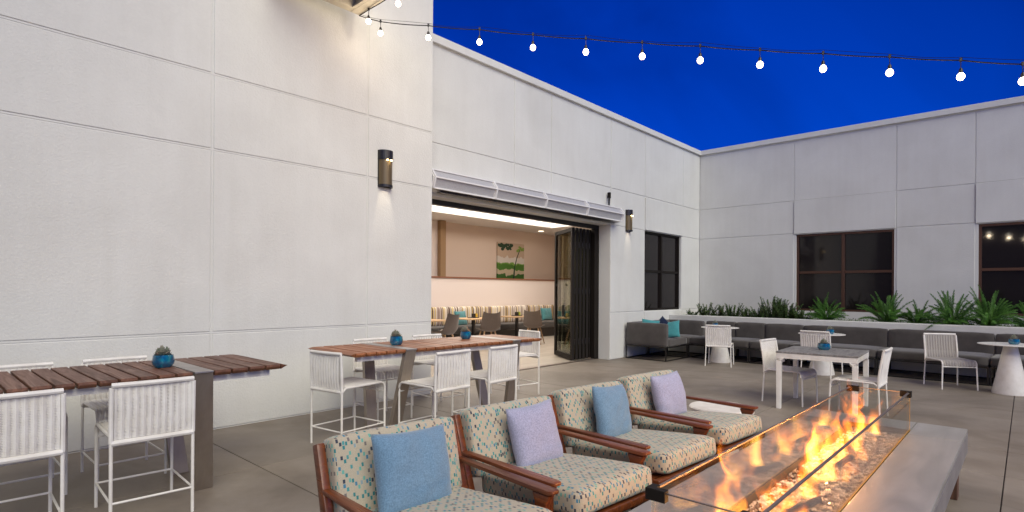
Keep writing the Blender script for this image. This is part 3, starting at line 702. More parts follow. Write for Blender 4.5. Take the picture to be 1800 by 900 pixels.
# plain abstract landscape canvas
art = thing('wall_art', 'square canvas of loose green tree shapes on the tan rear wall', 'picture', (13.87,13.44,1.93))
m = mat('painted_canvas', (.6,.5,.4), .7); MT['canvas'] = m
sep = N(m,'ShaderNodeSeparateXYZ'); tcn = N(m,'ShaderNodeTexCoord'); L(m, tcn.outputs['Object'], sep.inputs[0])
nn = N(m,'ShaderNodeTexNoise'); nn.inputs['Scale'].default_value = 3.6; nn.inputs['Detail'].default_value = 5; L(m, tcn.outputs['Object'], nn.inputs['Vector'])
zz = math_(m,'ADD', sep.outputs[2], math_(m,'MULTIPLY_ADD', nn.outputs['Fac'], .36, -.18))
rz_ = ramp(m, [(0,(.03,.11,.015)),(.13,(.50,.42,.30)),(.25,(.06,.17,.02)),(.40,(.16,.30,.05)),(.44,(.62,.58,.54)),(.62,(.50,.38,.29))]); rz_.color_ramp.interpolation = 'CONSTANT'
L(m, math_(m,'DIVIDE', zz, 1.27), rz_.inputs[0]); L(m, rz_.outputs[0], bsdf(m).inputs['Base Color'])
MT['art_green'] = mat('dark_green_paint', (.012,.045,.02), .7); MT['art_lime'] = mat('lime_paint', (.18,.30,.05), .7)
obj('canvas', MB().box(0,1.38,0,.05,0,1.27), m, art)
rnd = random.Random(3)
def blobs(c, n, rx, rz, s): 
    mb = MB()
    for k in range(n):
        x, z, r = c[0]+rnd.uniform(-rx,rx), c[1]+rnd.uniform(-rz,rz), s*rnd.uniform(.6,1.2)
        x = min(max(x,r),1.38-r); z = min(max(z,r),1.27-r); o = len(mb.v); mb.v += [(x+r*math.cos(t*.785), -.003-.0004*k, z+r*.7*math.sin(t*.785)) for t in range(8)]; mb.f.append(tuple(o+i for i in range(8)))
    return mb
obj('painted_crown', blobs((.38,1.12),26,.36,.09,.075), MT['art_green'], art)
obj('painted_crown', blobs((1.16,1.10),18,.17,.12,.05), MT['art_lime'], art)
obj('painted_trunk', MB().tube([(.82,-.006,.02),(.86,-.006,.4),(.98,-.006,.75),(1.14,-.006,1.05)], [.035,.022,.014,.012], 6), MT['art_green'], art)

bq = thing('banquette', 'long indoor bench with striped back and dark grey seat below the half wall', 'bench', (0,0,0))
for x0_,x1_ in ((3.6,6.5),(6.5,9.4),(9.4,12.3),(12.3,15.9)):
    link('bench_seat', cushion_mesh(x0_+.01,x1_-.01,11.75,12.36,.30,.50,.04,.01,2,8), MT['ottoman'], bq, smooth=True)
    link('bench_back', cushion_mesh(x0_+.005,x1_-.005,12.22,12.44,.50,1.03,.05,.015,1,8), MT['stripe'], bq, smooth=True)
obj('bench_plinth', MB().box(3.6,15.9,11.85,12.4,0,.30), MT['black'], bq)
def int_table(label, x, y):
    t = thing('cafe_table', label, 'table', (x,y,0), 0, 'indoor cafe tables with trays')
    obj('table_top', MB().box(-.42,.42,-.36,.36,.725,.755), MT['oak'], t, bevel=.004); obj('pedestal', MB().box(-.035,.035,-.035,.035,.02,.724).box(-.2,.2,-.2,.2,0,.02), MT['black'], t)
    return t
tabs = [(9.05,11.2,'indoor oak cafe table at the left, cut off by the tall wall'),(10.62,11.2,'indoor oak cafe table in the middle of the doorway'),(12.45,11.25,'indoor oak cafe table at the right, next to the door leaf')]
for i,(x,y,lb) in enumerate(tabs):
    int_table(lb, x, y)
for x,y,s,c_ in ((10.62,11.2,'middle',(.75,.5,.06)),(12.45,11.25,'right hand',(.45,.55,.05))):
    t = thing('condiment_tray', f'small black tray with yellow packets on the {s} indoor table', 'tray', (x,y,.757), 0, 'trays on the indoor tables')
    MT['packet'+s] = mat('packet_paper', c_, .6)
    obj('tray', MB().box(-.14,.14,-.09,.09,0,.02), MT['black'], t); obj('caddy', MB().box(-.03,.03,-.05,.05,.021,.12), MT['black'], t)
    pk = MB()
    for k in range(5): pk.box(.045+.014*k,.056+.014*k,-.05,.05,.021,.11+.006*(k%3))
    obj('packets', pk, MT['packet'+s], t)
def shell_chair():
    t = thing('shell_chair', 'x', 'chair', (0,0,0), 0, 'taupe shell chairs at the indoor tables')
    mb = MB(); nu, nv = 14, 10
    def pt(u, v, o):   # u across -1..1, v 0 front of seat .. 1 top of back
        if v < .45: s = v/.45; y = .24-.42*s; z = .46-.03*s; wd_ = .23
        else: s = (v-.45)/.55; y = -.18-.10*s-.04*s*s; z = .43+.42*s; wd_ = .24-.05*s
        lift = (abs(u)**3)*.09*(1-abs(v-.5)); return (u*wd_, y+(abs(u)**2.5)*.10*(max(0,v-.35))+o*.6, z+lift+(o if v < .45 else 0))
    for o_ in (0,-.022):
        for i in range(nv+1):
            for j in range(nu+1): mb.v.append(pt(2*j/nu-1, i/nv, o_))
    q = (nu+1)*(nv+1)
    for s in range(2):
        for i in range(nv):
            for j in range(nu): a = s*q+i*(nu+1)+j; mb.f.append((a,a+1,a+nu+2,a+nu+1))
    obj('shell', mb, MT['taupe'], t, smooth=True)
    for sx in (-1,1):
        for sy in (-1,1): obj('leg', MB().tube([(sx*.12,sy*.12,.42),(sx*.21,sy*.22,0)], [.018,.010], 8), MT['oak'], t, smooth=True)
    return t
sc0 = shell_chair(); sc0.scale = (1.17,1.17,1.10)
for k,(x,y,a,lb) in enumerate([(8.75,10.25,R(12),'taupe shell chair at the left in the doorway, partly behind a white stool'),(10.28,10.3,R(-25),'taupe shell chair in the middle of the doorway behind the slatted table'),(12.2,10.35,R(-62),'taupe shell chair on oak legs nearest the glass door leaf')]):
    if k == 0: sc0.location = (x,y,0); sc0.rotation_euler = (0,0,a); sc0['label'] = lb
    else: dup(sc0, (x,y,0), a, lb)
pillow('dull teal pillow on the indoor bench behind the middle table', MT['pillow_dusk'], (11.0,12.13,.70), (R(-14),0,R(6)), (.48,.44,.14), 21, 'teal pillows on the indoor bench')
pillow('dull teal pillow on the indoor bench beside the glass door leaf', MT['pillow_dusk'], (14.95,12.13,.72), (R(-12),0,R(-4)), (.52,.44,.14), 22, 'teal pillows on the indoor bench')

# ------------------------------------------------------------------ woven seats
def weave(w_, l_, curve, nw=None, pitch=.0092, warp=.019):
    """real wicker: warps along the length, horizontal strands passing over and under; curve(s)->(y,z,ny,nz) with s in metres"""
    mb = MB(); nw = nw or int(w_/warp); nr = int(l_/pitch)
    for i in range(nw):
        x = -w_/2 + w_*(i+.5)/nw; pts = []
        for k in range(int(l_/.03)+2):
            s = min(l_, k*.03); y,z,ny,nz = curve(s); pts.append((x,y,z))
        mb.tube(pts, .0026, 4, False)
    hw = .0033
    for r in range(nr):
        s = (r+.5)*l_/nr; y,z,ny,nz = curve(s); ty, tz = -nz, ny
        o = len(mb.v); m_ = nw*2+1
        for k in range(m_):
            x = -w_/2 + w_*k/(m_-1)
            a = .0042*math.cos(math.pi*k/2) + .0006*math.sin(r*2.1+k); hw = (.0050 if k % 4 == 0 else .0027 if k % 4 == 2 else .0036)
            for (dn,dt) in ((.0022,-hw),(.0022,hw),(-.0022,hw),(-.0022,-hw)):
                mb.v.append((x, y+ny*(a+dn)+ty*dt, z+nz*(a+dn)+tz*dt))
        for k in range(m_-1):
            for q in range(4):
                q2 = (q+1) % 4; mb.f.append((o+k*4+q, o+k*4+q2, o+(k+1)*4+q2, o+(k+1)*4+q))
    return mb
def arc_seat(zs, yf, yb, rr=.055, drop=.05):
    """seat curve from the back to the front, folding down over the front edge"""
    L1 = yf-rr-yb; L2 = rr*math.pi/2
    def c(s):
        if s < L1: return (yb+s, zs, 0, 1)
        if s < L1+L2: t = (s-L1)/rr; return (yf-rr+rr*math.sin(t), zs-rr+rr*math.cos(t), math.sin(t), math.cos(t))
        return (yf, zs-rr-(s-L1-L2), 1, 0)
    return c, L1+L2+drop
def make_seat(name, label, cat, group, wd, dp, zs, zt_, stretch, lean, mat_w, splay=.0, tr=.0105, wdf=None):
    t = thing(name, label, cat, (0,0,0), 0, group); hw = wd/2; hf = (wdf or wd)/2; yb, yf = -dp/2, dp/2
    zb = zs-.045
    def by(z): return yb + .02*0 - lean*max(0,(z-zs)/(zt_-zs))**1.3
    for s in (-1,1):
        obj('rear_leg', MB().tube([(s*(hw+splay),yb-splay*1.6,0),(s*hw,yb,zb)], tr, 8), MT['white_metal'], t, smooth='auto')
        obj('front_leg', MB().tube([(s*(hf+splay),yf+splay,0),(s*hf,yf,zs-.06)], tr, 8), MT['white_metal'], t, smooth='auto')
        ft = obj('side_rail', MB().tube([(s*hw,yb,zb),(s*hw*.98,yb+.05,zs-.012),(s*hf,yf-.06,zs-.006)] + [(s*hf, yf-.06+.06*math.sin(a), zs-.066+.06*math.cos(a)) for a in (.3,.7,1.1,1.57)], tr*1.12, 8), MT['white_metal'], t, smooth='auto')
        obj('back_post', MB().tube([(s*hw,by(z),z) for z in (zb,zs+.05,zs+.12,zs+.2,zt_-.03)], tr*1.35, 8), MT['white'], t, smooth='auto')
    obj('top_rail', MB().tube([(hw*(2*k/10-1)*1.0, by(zt_)-.012*(1-(2*k/10-1)**2), zt_-.014) for k in range(11)], tr*1.5, 8), MT['white'], t, smooth='auto')
    obj('bottom_rail', MB().tube([(-hw,yb,zb),(hw,yb,zb)], tr*1.75, 8), MT['white'], t, smooth='auto')
    obj('front_rail', MB().tube([(-hf,yf,zs-.10),(hf,yf,zs-.10)], tr*.8, 6), MT['white'], t, smooth='auto')
    lb = zt_-zb-.05
    def cb(s): z = zb+.02+s; return (by(z)-.010*math.sin(math.pi*s/lb), z, -1, 0)
    tag(obj('woven_back', weave(wd-.028, lb, cb), mat_w, t), kind='stuff')
    c, l_ = arc_seat(zs, yf+.004, yb+.02, drop=.03)
    tag(obj('woven_seat', weave(min(wd,2*hf)-.016, l_, c, pitch=.0098), mat_w, t), kind='stuff')
    if stretch:
        zz_ = stretch
        for a, b_, nm in (((-hw,yb),(hw,yb),'stretcher'),((-hf,yf),(hf,yf),'stretcher'),((-hw,yb),(-hf,yf),'stretcher'),((hw,yb),(hf,yf),'stretcher')):
            obj(nm, MB().tube([(a[0],a[1],zz_),(b_[0],b_[1],zz_)], tr*.72, 6), MT['white_metal'], t, smooth='auto')
    return t
GS = 'white woven bar stools around the slatted tables'
stool = make_seat('bar_stool', 'x', 'bar stool', GS, .455, .53, .585, .915, .165, .012, MT['white'])
stools = [
 (1.115,4.42,-3,'whole white woven bar stool, back to the view, at the left slatted table'),
 (.42,4.44,-2,'white woven bar stool cut off by the left frame edge, before the left table'),
 (.58,5.41,180,'white woven bar stool at the far left behind the left table'),
 (1.225,5.42,180,'white woven bar stool behind the left table, right below the blue pot'),
 (3.01,4.97,-82,'white woven bar stool turned sideways at the left end of the right slatted table'),
 (3.84,5.60,178,'white woven bar stool behind the left part of the right slatted table'),
 (4.72,5.62,176,'white woven bar stool behind the middle of the right slatted table'),
 (3.63,4.40,3,'left of two white woven bar stools in front of the right slatted table'),
 (4.35,4.41,4,'right of two white woven bar stools in front of the right slatted table'),
 (6.05,5.50,82,'white woven bar stool at the doorway end of the right slatted table')]
for i,(x,y,a,lb) in enumerate(stools):
    if i == 0: stool.location = (x,y,0); stool.rotation_euler = (0,0,R(a)); stool['label'] = lb
    else: dup(stool, (x,y,0), R(a), lb)
GC = 'low white woven dining chairs'
dch = make_seat('dining_chair', 'x', 'chair', GC, .47, .50, .455, .845, 0, .055, MT['white'], splay=.012)
dchs = [
 (11.40,4.66,-74,'low white woven chair in front of the leftmost round table, back to the view'),
 (10.97,2.66,-97,'low white woven chair in front of the middle round table behind the square table'),
 (8.28,2.40,174,'low white woven chair at the left side of the grey square table'),
 (7.93,1.52,0,'low white woven chair at the right side of the grey square table')]
for i,(x,y,a,lb) in enumerate(dchs):
    if i == 0: dch.location = (x,y,0); dch.rotation_euler = (0,0,R(a)); dch['label'] = lb
    else: dup(dch, (x,y,0), R(a), lb)
lone = make_seat('dining_chair', 'lone white framed chair with taupe woven seat standing free before the sofa on the right', 'chair', GC, .47, .50, .455, .845, 0, .055, MT['taupe_wicker'], splay=.012)
lone.location = (11.386,.904,0); lone.rotation_euler = (0,0,R(122))

# ------------------------------------------------------------------ slatted bar tables
def slat_mesh(w_, l_, th=.038, bev=.022, endbev=False):
    a, b_ = w_/2, l_/2
    vs = [(-a,-b_+.012,0),(a,-b_+.012,0),(a,b_-.012,0),(-a,b_-.012,0),(-a,-b_,th*.55),(a,-b_,th*.55),(a,b_,th*.55),(-a,b_,th*.55),(-a,-b_+.004,th),(a,-b_+.004,th),(a,b_-.004,th),(-a,b_-.004,th)]
    fs = [(0,3,2,1),(8,9,10,11)] + [(i,(i+1)%4,(i+1)%4+4,i+4) for i in range(4)] + [(i+4,(i+1)%4+4,(i+1)%4+8,i+8) for i in range(4)]
    return MB().add(vs, fs)
def bar_table(label, loc, rz, x0, x1, W, strips, smat, pitch=.1145, sw=.104):
    """local x runs along the table; steel straps at the given x carry the legs"""
    t = thing('slatted_bar_table', label, 'table', loc, rz, 'slatted bar tables'); zt_ = .912; th = .038
    sws = .125
    segs = []; e = [x0] + [s for s in strips] + [x1]
    cur = x0
    for i, s in enumerate(strips + [None]):
        a, b_ = cur, (s - sws/2 - .004 if s is not None else x1)
        if s is not None: cur = s + sws/2 + .004
        segs.append((a, b_))
    proto = obj('slat', slat_mesh(sw, W, th), smat, t, bevel=.003, seg=1); first = True
    for a, b_ in segs:
        n = max(1, round((b_-a)/pitch)); p = (b_-a)/n
        for k in range(n):
            x = a + p*(k+.5); sc_ = (p-.015)/sw; jz = random.uniform(-.0012,.0012)
            if first: proto.location = (x,0,zt_-th+jz); proto.scale = (sc_,1,1); first = False
            else: share('slat', proto, t, (x,random.uniform(-.002,.002),zt_-th+jz), (0,0,0), (sc_,1,1))
    for x, sg in ((x0,-1),(x1,1)):   # pointed end board edge
        mb = MB().add([(x,-W/2+.01,zt_-th),(x,W/2-.01,zt_-th),(x,W/2-.004,zt_-.001),(x,-W/2+.004,zt_-.001),(x+sg*.05,-W/2+.004,zt_-.012),(x+sg*.05,W/2-.004,zt_-.012)],
            [(0,1,5,4),(3,4,5,2),(0,4,3),(1,2,5),(0,3,2,1)]); obj('end_nosing', mb, smat, t)
    for x in strips:
        sg = 1 if x > (x0+x1)/2 else -1
        obj('steel_strap', MB().box(x-sws/2,x+sws/2,-W/2-.004,W/2+.004,zt_-.012,zt_+.001), MT['steel_h'], t, bevel=.002, seg=1)
        for sy in (-1,1):
            yb_ = sy*(W/2-.02); yb2 = sy*(W/2-.20)
            p = Vector((x,sy*(W/2-.004),zt_-.013)); q = Vector((x+sg*.07,yb2,0)); hx, hy = sws/2, .028
            vs = [(c_.x+a*hx, c_.y+b_*hy-sy*hy, c_.z) for c_ in (q,p) for a,b_ in ((-1,-1),(1,-1),(1,1),(-1,1))]
            obj('leg', MB().add(vs, [(0,3,2,1),(4,5,6,7),(0,1,5,4),(1,2,6,5),(2,3,7,6),(3,0,4,7)]), MT['steel'], t, bevel=.003, seg=1)
    fr = MB()
    for sy in (-1,1): fr.box(x0+.06,x1-.06,sy*(W/2-.10)-.02,sy*(W/2-.10)+.02,zt_-th-.052,zt_-th-.002)
    obj('under_frame', fr, MT['white_metal'], t)
    return t
W1_ = .98
bar_table('dark brown slatted bar table at the left edge with one blue pot', (0,4.34+W1_/2,0), 0, -.62, 2.03, W1_, [.0,1.465], MT['slat_dark'])
bar_table('reddish brown slatted bar table in front of the doorway with two blue pots', (4.14,4.965,0), R(-1.6), -1.29, 1.29, .86, [-.66,.88], MT['slat_red'])

# ------------------------------------------------------------------ pots with succulents
def pot(label, loc, r=.066, h_=.085, warm=False, plain=False, rz=0):
    h_ *= 1.08
    t = thing('potted_succulent', label, 'potted plant', loc, rz, 'glazed pots of succulents on the tables')
    obj('pot', MB().lathe([(.001,0),(r*.72,.0),(r*.98,h_*.28),(r*1.02,h_*.5),(r*.90,h_),(r*.80,h_),(r*.80,h_*.85),(.001,h_*.82)], 28), MT['pot'], t, smooth='auto')
    rnd = random.Random(int(loc[0]*97)); mb = MB(); mb2 = MB()
    for cx_,cy_,s,tgt in ((-.012,0,1,mb),(.028,.012,.72,mb2 if warm else mb),(-.03,.02,.6,mb)):
        for ring in range(4):
            for k in range(9-ring):
                ph = 6.28*k/(9-ring)+ring*.4+rnd.uniform(-.15,.15); el = .5+.3*ring; l = (.062-.005*ring)*s*rnd.uniform(.85,1.15)
                d = Vector((math.cos(ph)*math.cos(el), math.sin(ph)*math.cos(el), math.sin(el))); sv = Vector((-math.sin(ph),math.cos(ph),0))*l*.28; n_ = d.cross(sv).normalized()*l*.12
                b0 = Vector((cx_,cy_,h_*.9+.010*ring)); o_ = b0+d*l
                tgt.add([b0, b0+d*l*.6+sv, o_+Vector((0,0,.004)), b0+d*l*.6-sv, b0+d*l*.6-n_, b0+d*l*.6+n_], [(0,1,4),(1,2,4),(2,3,4),(3,0,4),(0,5,1),(1,5,2),(2,5,3),(3,5,0)])
    obj('succulent', mb, MT['succ'], t)
    if warm: obj('succulent', mb2, MT['succ_warm'], t)
    return t
pot('round blue glazed pot with grey green succulent on the dark left bar table', (1.33,4.79,.913), .074, .086)
pot('squat blue pot with spiky succulent on the left half of the reddish slatted table', (3.60,5.00,.913), .07, .088)
pot('blue pot with peach coloured succulent on the reddish slatted table near the doorway', (4.66,5.05,.913), .066, .085, True)
pot('blue pot with pink tinged succulent on the grey square table', (8.32,1.99,.742), .078, .08, True)

# ------------------------------------------------------------------ round tables
def round_table(label, loc, sc_=1.):
    t = thing('round_table', label, 'table', loc, 0, 'round tables with cone bases')
    obj('table_top', MB().lathe([(.001,.733),(.38,.733),(.39,.739),(.39,.742),(.385,.746),(.001,.746)], 48), MT['white_metal'], t, smooth='auto')
    obj('cone_base', MB().lathe([(.001,0),(.215,0),(.218,.012),(.085,.70),(.10,.732)], 40), MT['white_metal'], t, smooth='auto'); return t
round_table('white round table with cone base in front of the sofa corner, leftmost of three', (11.95,4.88,0))
round_table('white round table with cone base behind the grey square table', (11.53,2.80,0))
round_table('white round table with cone base cut by the right frame edge', (11.30,.18,0))
pot('small blue pot on the leftmost round table behind a white chair back', (11.99,5.0,.747), .06, .075)
pot('small blue pot with reddish succulent on the middle round table', (11.55,2.66,.747), .065, .08, True)
pot('dark blue pot with green succulent on the round table at the right edge', (11.28,.14,.747), .07, .075)

# grey square dining table
t = thing('square_table', 'weathered grey topped square dining table with thick white legs', 'table', (8.19,1.97,0), R(3.5)); a, b_ = .49, .46
obj('table_top', MB().box(-a,a,-b_,b_,.722,.742), MT['grey_table'], t, bevel=.003)
obj('apron', MB().box(-a+.004,a-.004,-b_+.004,-b_+.045,.655,.720).box(-a+.004,a-.004,b_-.045,b_-.004,.655,.720).box(-a+.004,-a+.045,-b_+.045,b_-.045,.655,.720).box(a-.045,a-.004,-b_+.045,b_-.045,.655,.720), MT['white_metal'], t, bevel=.003)
for sx in (-1,1):
    for sy in (-1,1):
        x, y = sx*(a-.034), sy*(b_-.034)
        mb = MB().bar((x,y,0),(x,y,.62),.052,.052,(0,1,0),.062,.062).bar((x,y,.62),(x-sx*.02,y-sy*.02,.655),.062,.062,(0,1,0),.10,.10)
        obj('leg', mb, MT['white_metal'], t, bevel=.004)

# ------------------------------------------------------------------ armchairs (local: facing +Y)
def armchair():
    t = thing('lounge_armchair', 'x', 'armchair', (0,0,0), 0, 'teak armchairs beside the fire table')
    sc_ = link('seat_cushion', cushion_mesh(-.325,.325,-.77,0,-.07,.07,.038,.014,2,14,1), MT['pattern'], t, smooth=True)
    sc_.location = (0,.465,.452); sc_.rotation_euler = (R(6),0,0)
    bc = link('back_cushion', cushion_mesh(-.36,.36,-.075,.075,0,.40,.032,.012,1,14,2), MT['pattern'], t, smooth=True)
    bc.location = (0,-.335,.395); bc.rotation_euler = (R(14),0,0)
    for s in (-1,1):
        x = s*.392
        # arm: flat board, wider in the middle, blunt front
        mb = MB(); prof_ = [(-.42,.020,.020),(-.30,.023,.022),(0,.029,.023),(.26,.034,.025),(.36,.033,.024),(.385,.024,.018)]
        for (y,hw_,hh_) in prof_:
            z = .562 - .02*(y+.42)/.8*0 ; mb.v += [(x-hw_,y,z-hh_),(x+hw_,y,z-hh_),(x+hw_,y,z),(x-hw_,y,z)]
        for i in range(len(prof_)-1):
            for q in range(4): q2 = (q+1)%4; mb.f.append((i*4+q,i*4+q2,(i+1)*4+q2,(i+1)*4+q))
        mb.f += [(3,2,1,0), tuple((len(prof_)-1)*4+k for k in range(4))]
        obj('arm', mb, MT['teak'], t, bevel=.006, smooth='auto')
        obj('back_post', MB().bar((x,-.27,.20),(x,-.455,.755),.045,.075,(0,1,0),.042,.055), MT['teak'], t, bevel=.008, smooth='auto')
        obj('rear_leg', MB().bar((x,-.27,.25),(x,-.33,0),.045,.065,(0,1,0),.036,.04), MT['teak'], t, bevel=.006, smooth='auto')
        mb = MB().bar((x,.30,.0),(x,.30,.44),.036,.042,(0,1,0),.042,.06)
        mb.add([(x-.021,.27,.44),(x+.021,.27,.44),(x+.021,.33,.44),(x-.021,.33,.44),(x-.021,.245,.531),(x+.021,.245,.531),(x+.021,.362,.531),(x-.021,.362,.531),
                (x-.021,.262,.49),(x+.021,.262,.49),(x+.021,.338,.49),(x-.021,.338,.49)],
            [(0,3,2,1),(4,5,6,7),(0,1,9,8),(8,9,5,4),(1,2,10,9),(9,10,6,5),(2,3,11,10),(10,11,7,6),(3,0,8,11),(11,8,4,7)])
        obj('front_leg', mb, MT['teak'], t, bevel=.005, smooth='auto')
        obj('side_rail', MB().bar((s*.372,-.30,.30),(s*.372,.44,.335),.03,.06), MT['teak'], t, bevel=.005, smooth='auto')
    obj('front_rail', MB().bar((-.385,.435,.345),(.385,.435,.345),.045,.05), MT['teak'], t, bevel=.014, smooth='auto', seg=3)
    obj('rear_rail', MB().bar((-.37,-.29,.29),(.37,-.29,.29),.03,.05), MT['teak'], t, bevel=.005)
    sl = MB()
    for k in range(5): sl.bar((-.355,-.2+.14*k,.29+.015*k),(.355,-.2+.14*k,.29+.015*k),.05,.018)
    obj('seat_slats', sl, MT['teak'], t)
    for k in range(3): obj('back_slat', MB().bar((-.37,-.355-.05*k,.46+.13*k),(.37,-.355-.05*k,.46+.13*k),.018,.05), MT['teak'], t, bevel=.004)
    return t
ac0 = armchair(); AR = R(175.5)
achs = [(1.72,'nearest teak armchair with patterned cushions and a large blue pillow'),(2.60,'second nearest teak armchair, holding the nearer lilac pillow'),
        (3.49,'third teak armchair from the front, holding the smaller blue pillow'),(4.39,'farthest teak armchair, next to the white side table, with a lilac pillow')]
for i,(x,lb) in enumerate(achs):
    if i == 0: ac0.location = (x,2.04,0); ac0.rotation_euler = (0,0,AR); ac0['label'] = lb
    else: dup(ac0, (x,2.04,0), AR, lb)
pls = [('pillow_blue','large sky blue pillow on the nearest armchair',-.01,(.45,.41,.15),2,3),('pillow_lilac','lilac pillow on the second nearest armchair',.04,(.38,.41,.14),3,-3),
       ('pillow_blue','blue pillow on the third armchair from the front',.02,(.41,.40,.14),4,4),('pillow_lilac','lilac pillow on the farthest armchair by the white side table',0.0,(.40,.38,.14),5,-2)]
for (x,_),(mk,lb,dx,sz,sd_,rl),dz in zip(achs, pls, (-.055,-.06,-.045,-.04)):
    pillow(lb, MT[mk], (x+dx,2.225,.665+dz), (R(-15),R(rl),R(-4+rl)), sz, sd_)

st_ = thing('side_table', 'low white round side table behind the arm of the farthest armchair', 'side table', (5.13,2.08,0))
obj('table_top', MB().lathe([(.001,.40),(.27,.40),(.285,.41),(.285,.435),(.275,.445),(.001,.445)], 40), MT['white_metal'], st_, smooth='auto')
obj('drum_base', MB().lathe([(.001,0),(.17,0),(.13,.15),(.12,.30),(.17,.40)], 32), MT['white_metal'], st_, smooth='auto')

# ------------------------------------------------------------------ fire table
ZT_ = .45; FX0, FX1, FY0, FY1 = 1.2, 5.60, .335, 1.40; GX0, GX1, GY0, GY1 = 1.95, 5.25, .66, 1.06; ZG = .735
MT['char_dark'] = mat('sooty_steel', (.06,.05,.045), .6)
ft = thing('fire_table', 'long grey fire table with a burner trough of crushed glass and brown legs', 'fire pit', (0,0,0))
def slabtop(name, x0,x1,y0,y1): obj(name, MB().box(x0,x1,y0,y1,ZT_-.03,ZT_), MT['ledge'], ft, bevel=.004)
slabtop('top_panel', FX0, FX1-.52+.0, FY0, GY0-.006); slabtop('top_panel', FX0, FX1-.52, GY1+.006, FY1)
slabtop('top_panel', FX1-.517, FX1, FY0, GY0-.006); slabtop('top_panel', FX1-.517, FX1, GY1+.006, FY1)
slabtop('top_panel', GX1+.006, FX1, GY0-.003, GY1+.003); slabtop('top_panel', FX0, GX0-.006, GY0-.003, GY1+.003)
obj('skirt', MB().box(FX0,FX1,FY0-.002,FY0+.02,.275,ZT_-.031).box(FX0,FX1,FY1-.02,FY1+.002,.275,ZT_-.031).box(FX1-.02,FX1+.002,FY0+.02,FY1-.02,.275,ZT_-.031).box(FX0-.002,FX0+.02,FY0+.02,FY1-.02,.275,ZT_-.031), MT['steel_h'], ft, bevel=.003)
obj('trough', MB().box(GX0,GX1,GY0,GY0+.01,.33,ZT_).box(GX0,GX1,GY1-.01,GY1,.33,ZT_).box(GX0,GX0+.01,GY0+.01,GY1-.01,.33,ZT_).box(GX1-.01,GX1,GY0+.01,GY1-.01,.33,ZT_).box(GX0,GX1,GY0,GY1,.32,.33), MT['char_dark'], ft)
for x in (FX0+.2, FX1-.42):
    for y in (FY0+.03, FY1-.13): obj('leg', MB().box(x,x+.12,y,y+.10,0,.275), MT['rust'], ft, bevel=.005)
# crushed glass
m = mat('fire_glass', (.42,.33,.26), .12, spec=.8); MT['fglass'] = m
vo = N(m,'ShaderNodeTexVoronoi'); vo.inputs['Scale'].default_value = 45; L(m, coords(m), vo.inputs['Vector'])
r_ = ramp(m, [(.1,(.06,.045,.035)),(.35,(.26,.21,.17)),(.65,(.52,.46,.39)),(.95,(.80,.77,.72))]); sc3 = N(m,'ShaderNodeSeparateColor'); L(m, vo.outputs['Color'], sc3.inputs[0]); L(m, sc3.outputs[0], r_.inputs[0]); L(m, r_.outputs[0], bsdf(m).inputs['Base Color'])
rnd = random.Random(9); mb = MB()
def chip(mb, c_, s, rnd):
    ax = [Vector((rnd.gauss(0,1),rnd.gauss(0,1),rnd.gauss(0,1))).normalized() for _ in range(1)][0]; a = ax.orthogonal().normalized(); b_ = ax.cross(a)
    k = [rnd.uniform(.6,1.2)*s for _ in range(6)]
    mb.add([c_+ax*k[0],c_-ax*k[1],c_+a*k[2],c_-a*k[3],c_+b_*k[4],c_-b_*k[5]], [(0,2,4),(0,4,3),(0,3,5),(0,5,2),(1,4,2),(1,3,4),(1,5,3),(1,2,5)])
for k in range(42000):
    x, y = rnd.uniform(GX0+.02,GX1-.02), rnd.uniform(GY0+.015,GY1-.015)
    z = .405+.022*mnoise.noise(Vector((x*4,y*6,1)))+rnd.uniform(-.006,.006)
    chip(mb, Vector((x,y,z)), rnd.uniform(.003,.0065), rnd)
mb.box(GX0+.011,GX1-.011,GY0+.011,GY1-.011,.335,.392)
tag(obj('crushed_glass', mb, MT['fglass'], ft), kind='stuff')
# charred logs
MT['char'] = mat('charred_log', (.05,.045,.042), .8); m = MT['char']
c, n = noisy(m, [(.4,(.02,.018,.018)),(.6,(.12,.11,.105)),(.75,(.22,.2,.19))], 18, 6, coords(m), 1); L(m, c, bsdf(m).inputs['Base Color']); bump(m, n.outputs['Fac'], .6, .01)
for k,(x,y,a,ln) in enumerate([(2.55,.90,.5,.34),(3.05,.83,-.7,.30),(3.55,.92,.9,.36),(4.0,.86,-.35,.32),(4.45,.9,.6,.30),(2.15,.84,.8,.26)]):
    pts = []; rr = []
    for i in range(9):
        s = i/8-.5; pts.append((s*ln*math.cos(a), s*ln*math.sin(a)*.6, .425+.05*s+.01*mnoise.noise(Vector((i*.7,k,0))))); rr.append(.019*(1+.25*mnoise.noise(Vector((i*.9,k*3,2))))*(.75 if i in (0,8) else 1))
    o = obj('fire_log', MB().tube(pts, rr, 9), MT['char'], smooth='auto'); o.location = (x,y,0)
    tag(o, ['charred grey log in the second flame gap from the near end','short charred log in the middle of the near flames','long charred log under the tallest flames','charred log lying just beyond the tallest flames','charred log at the far end of the flames','charred log at the nearest end of the burner'][k], 'log', 'charred logs in the burner trough')
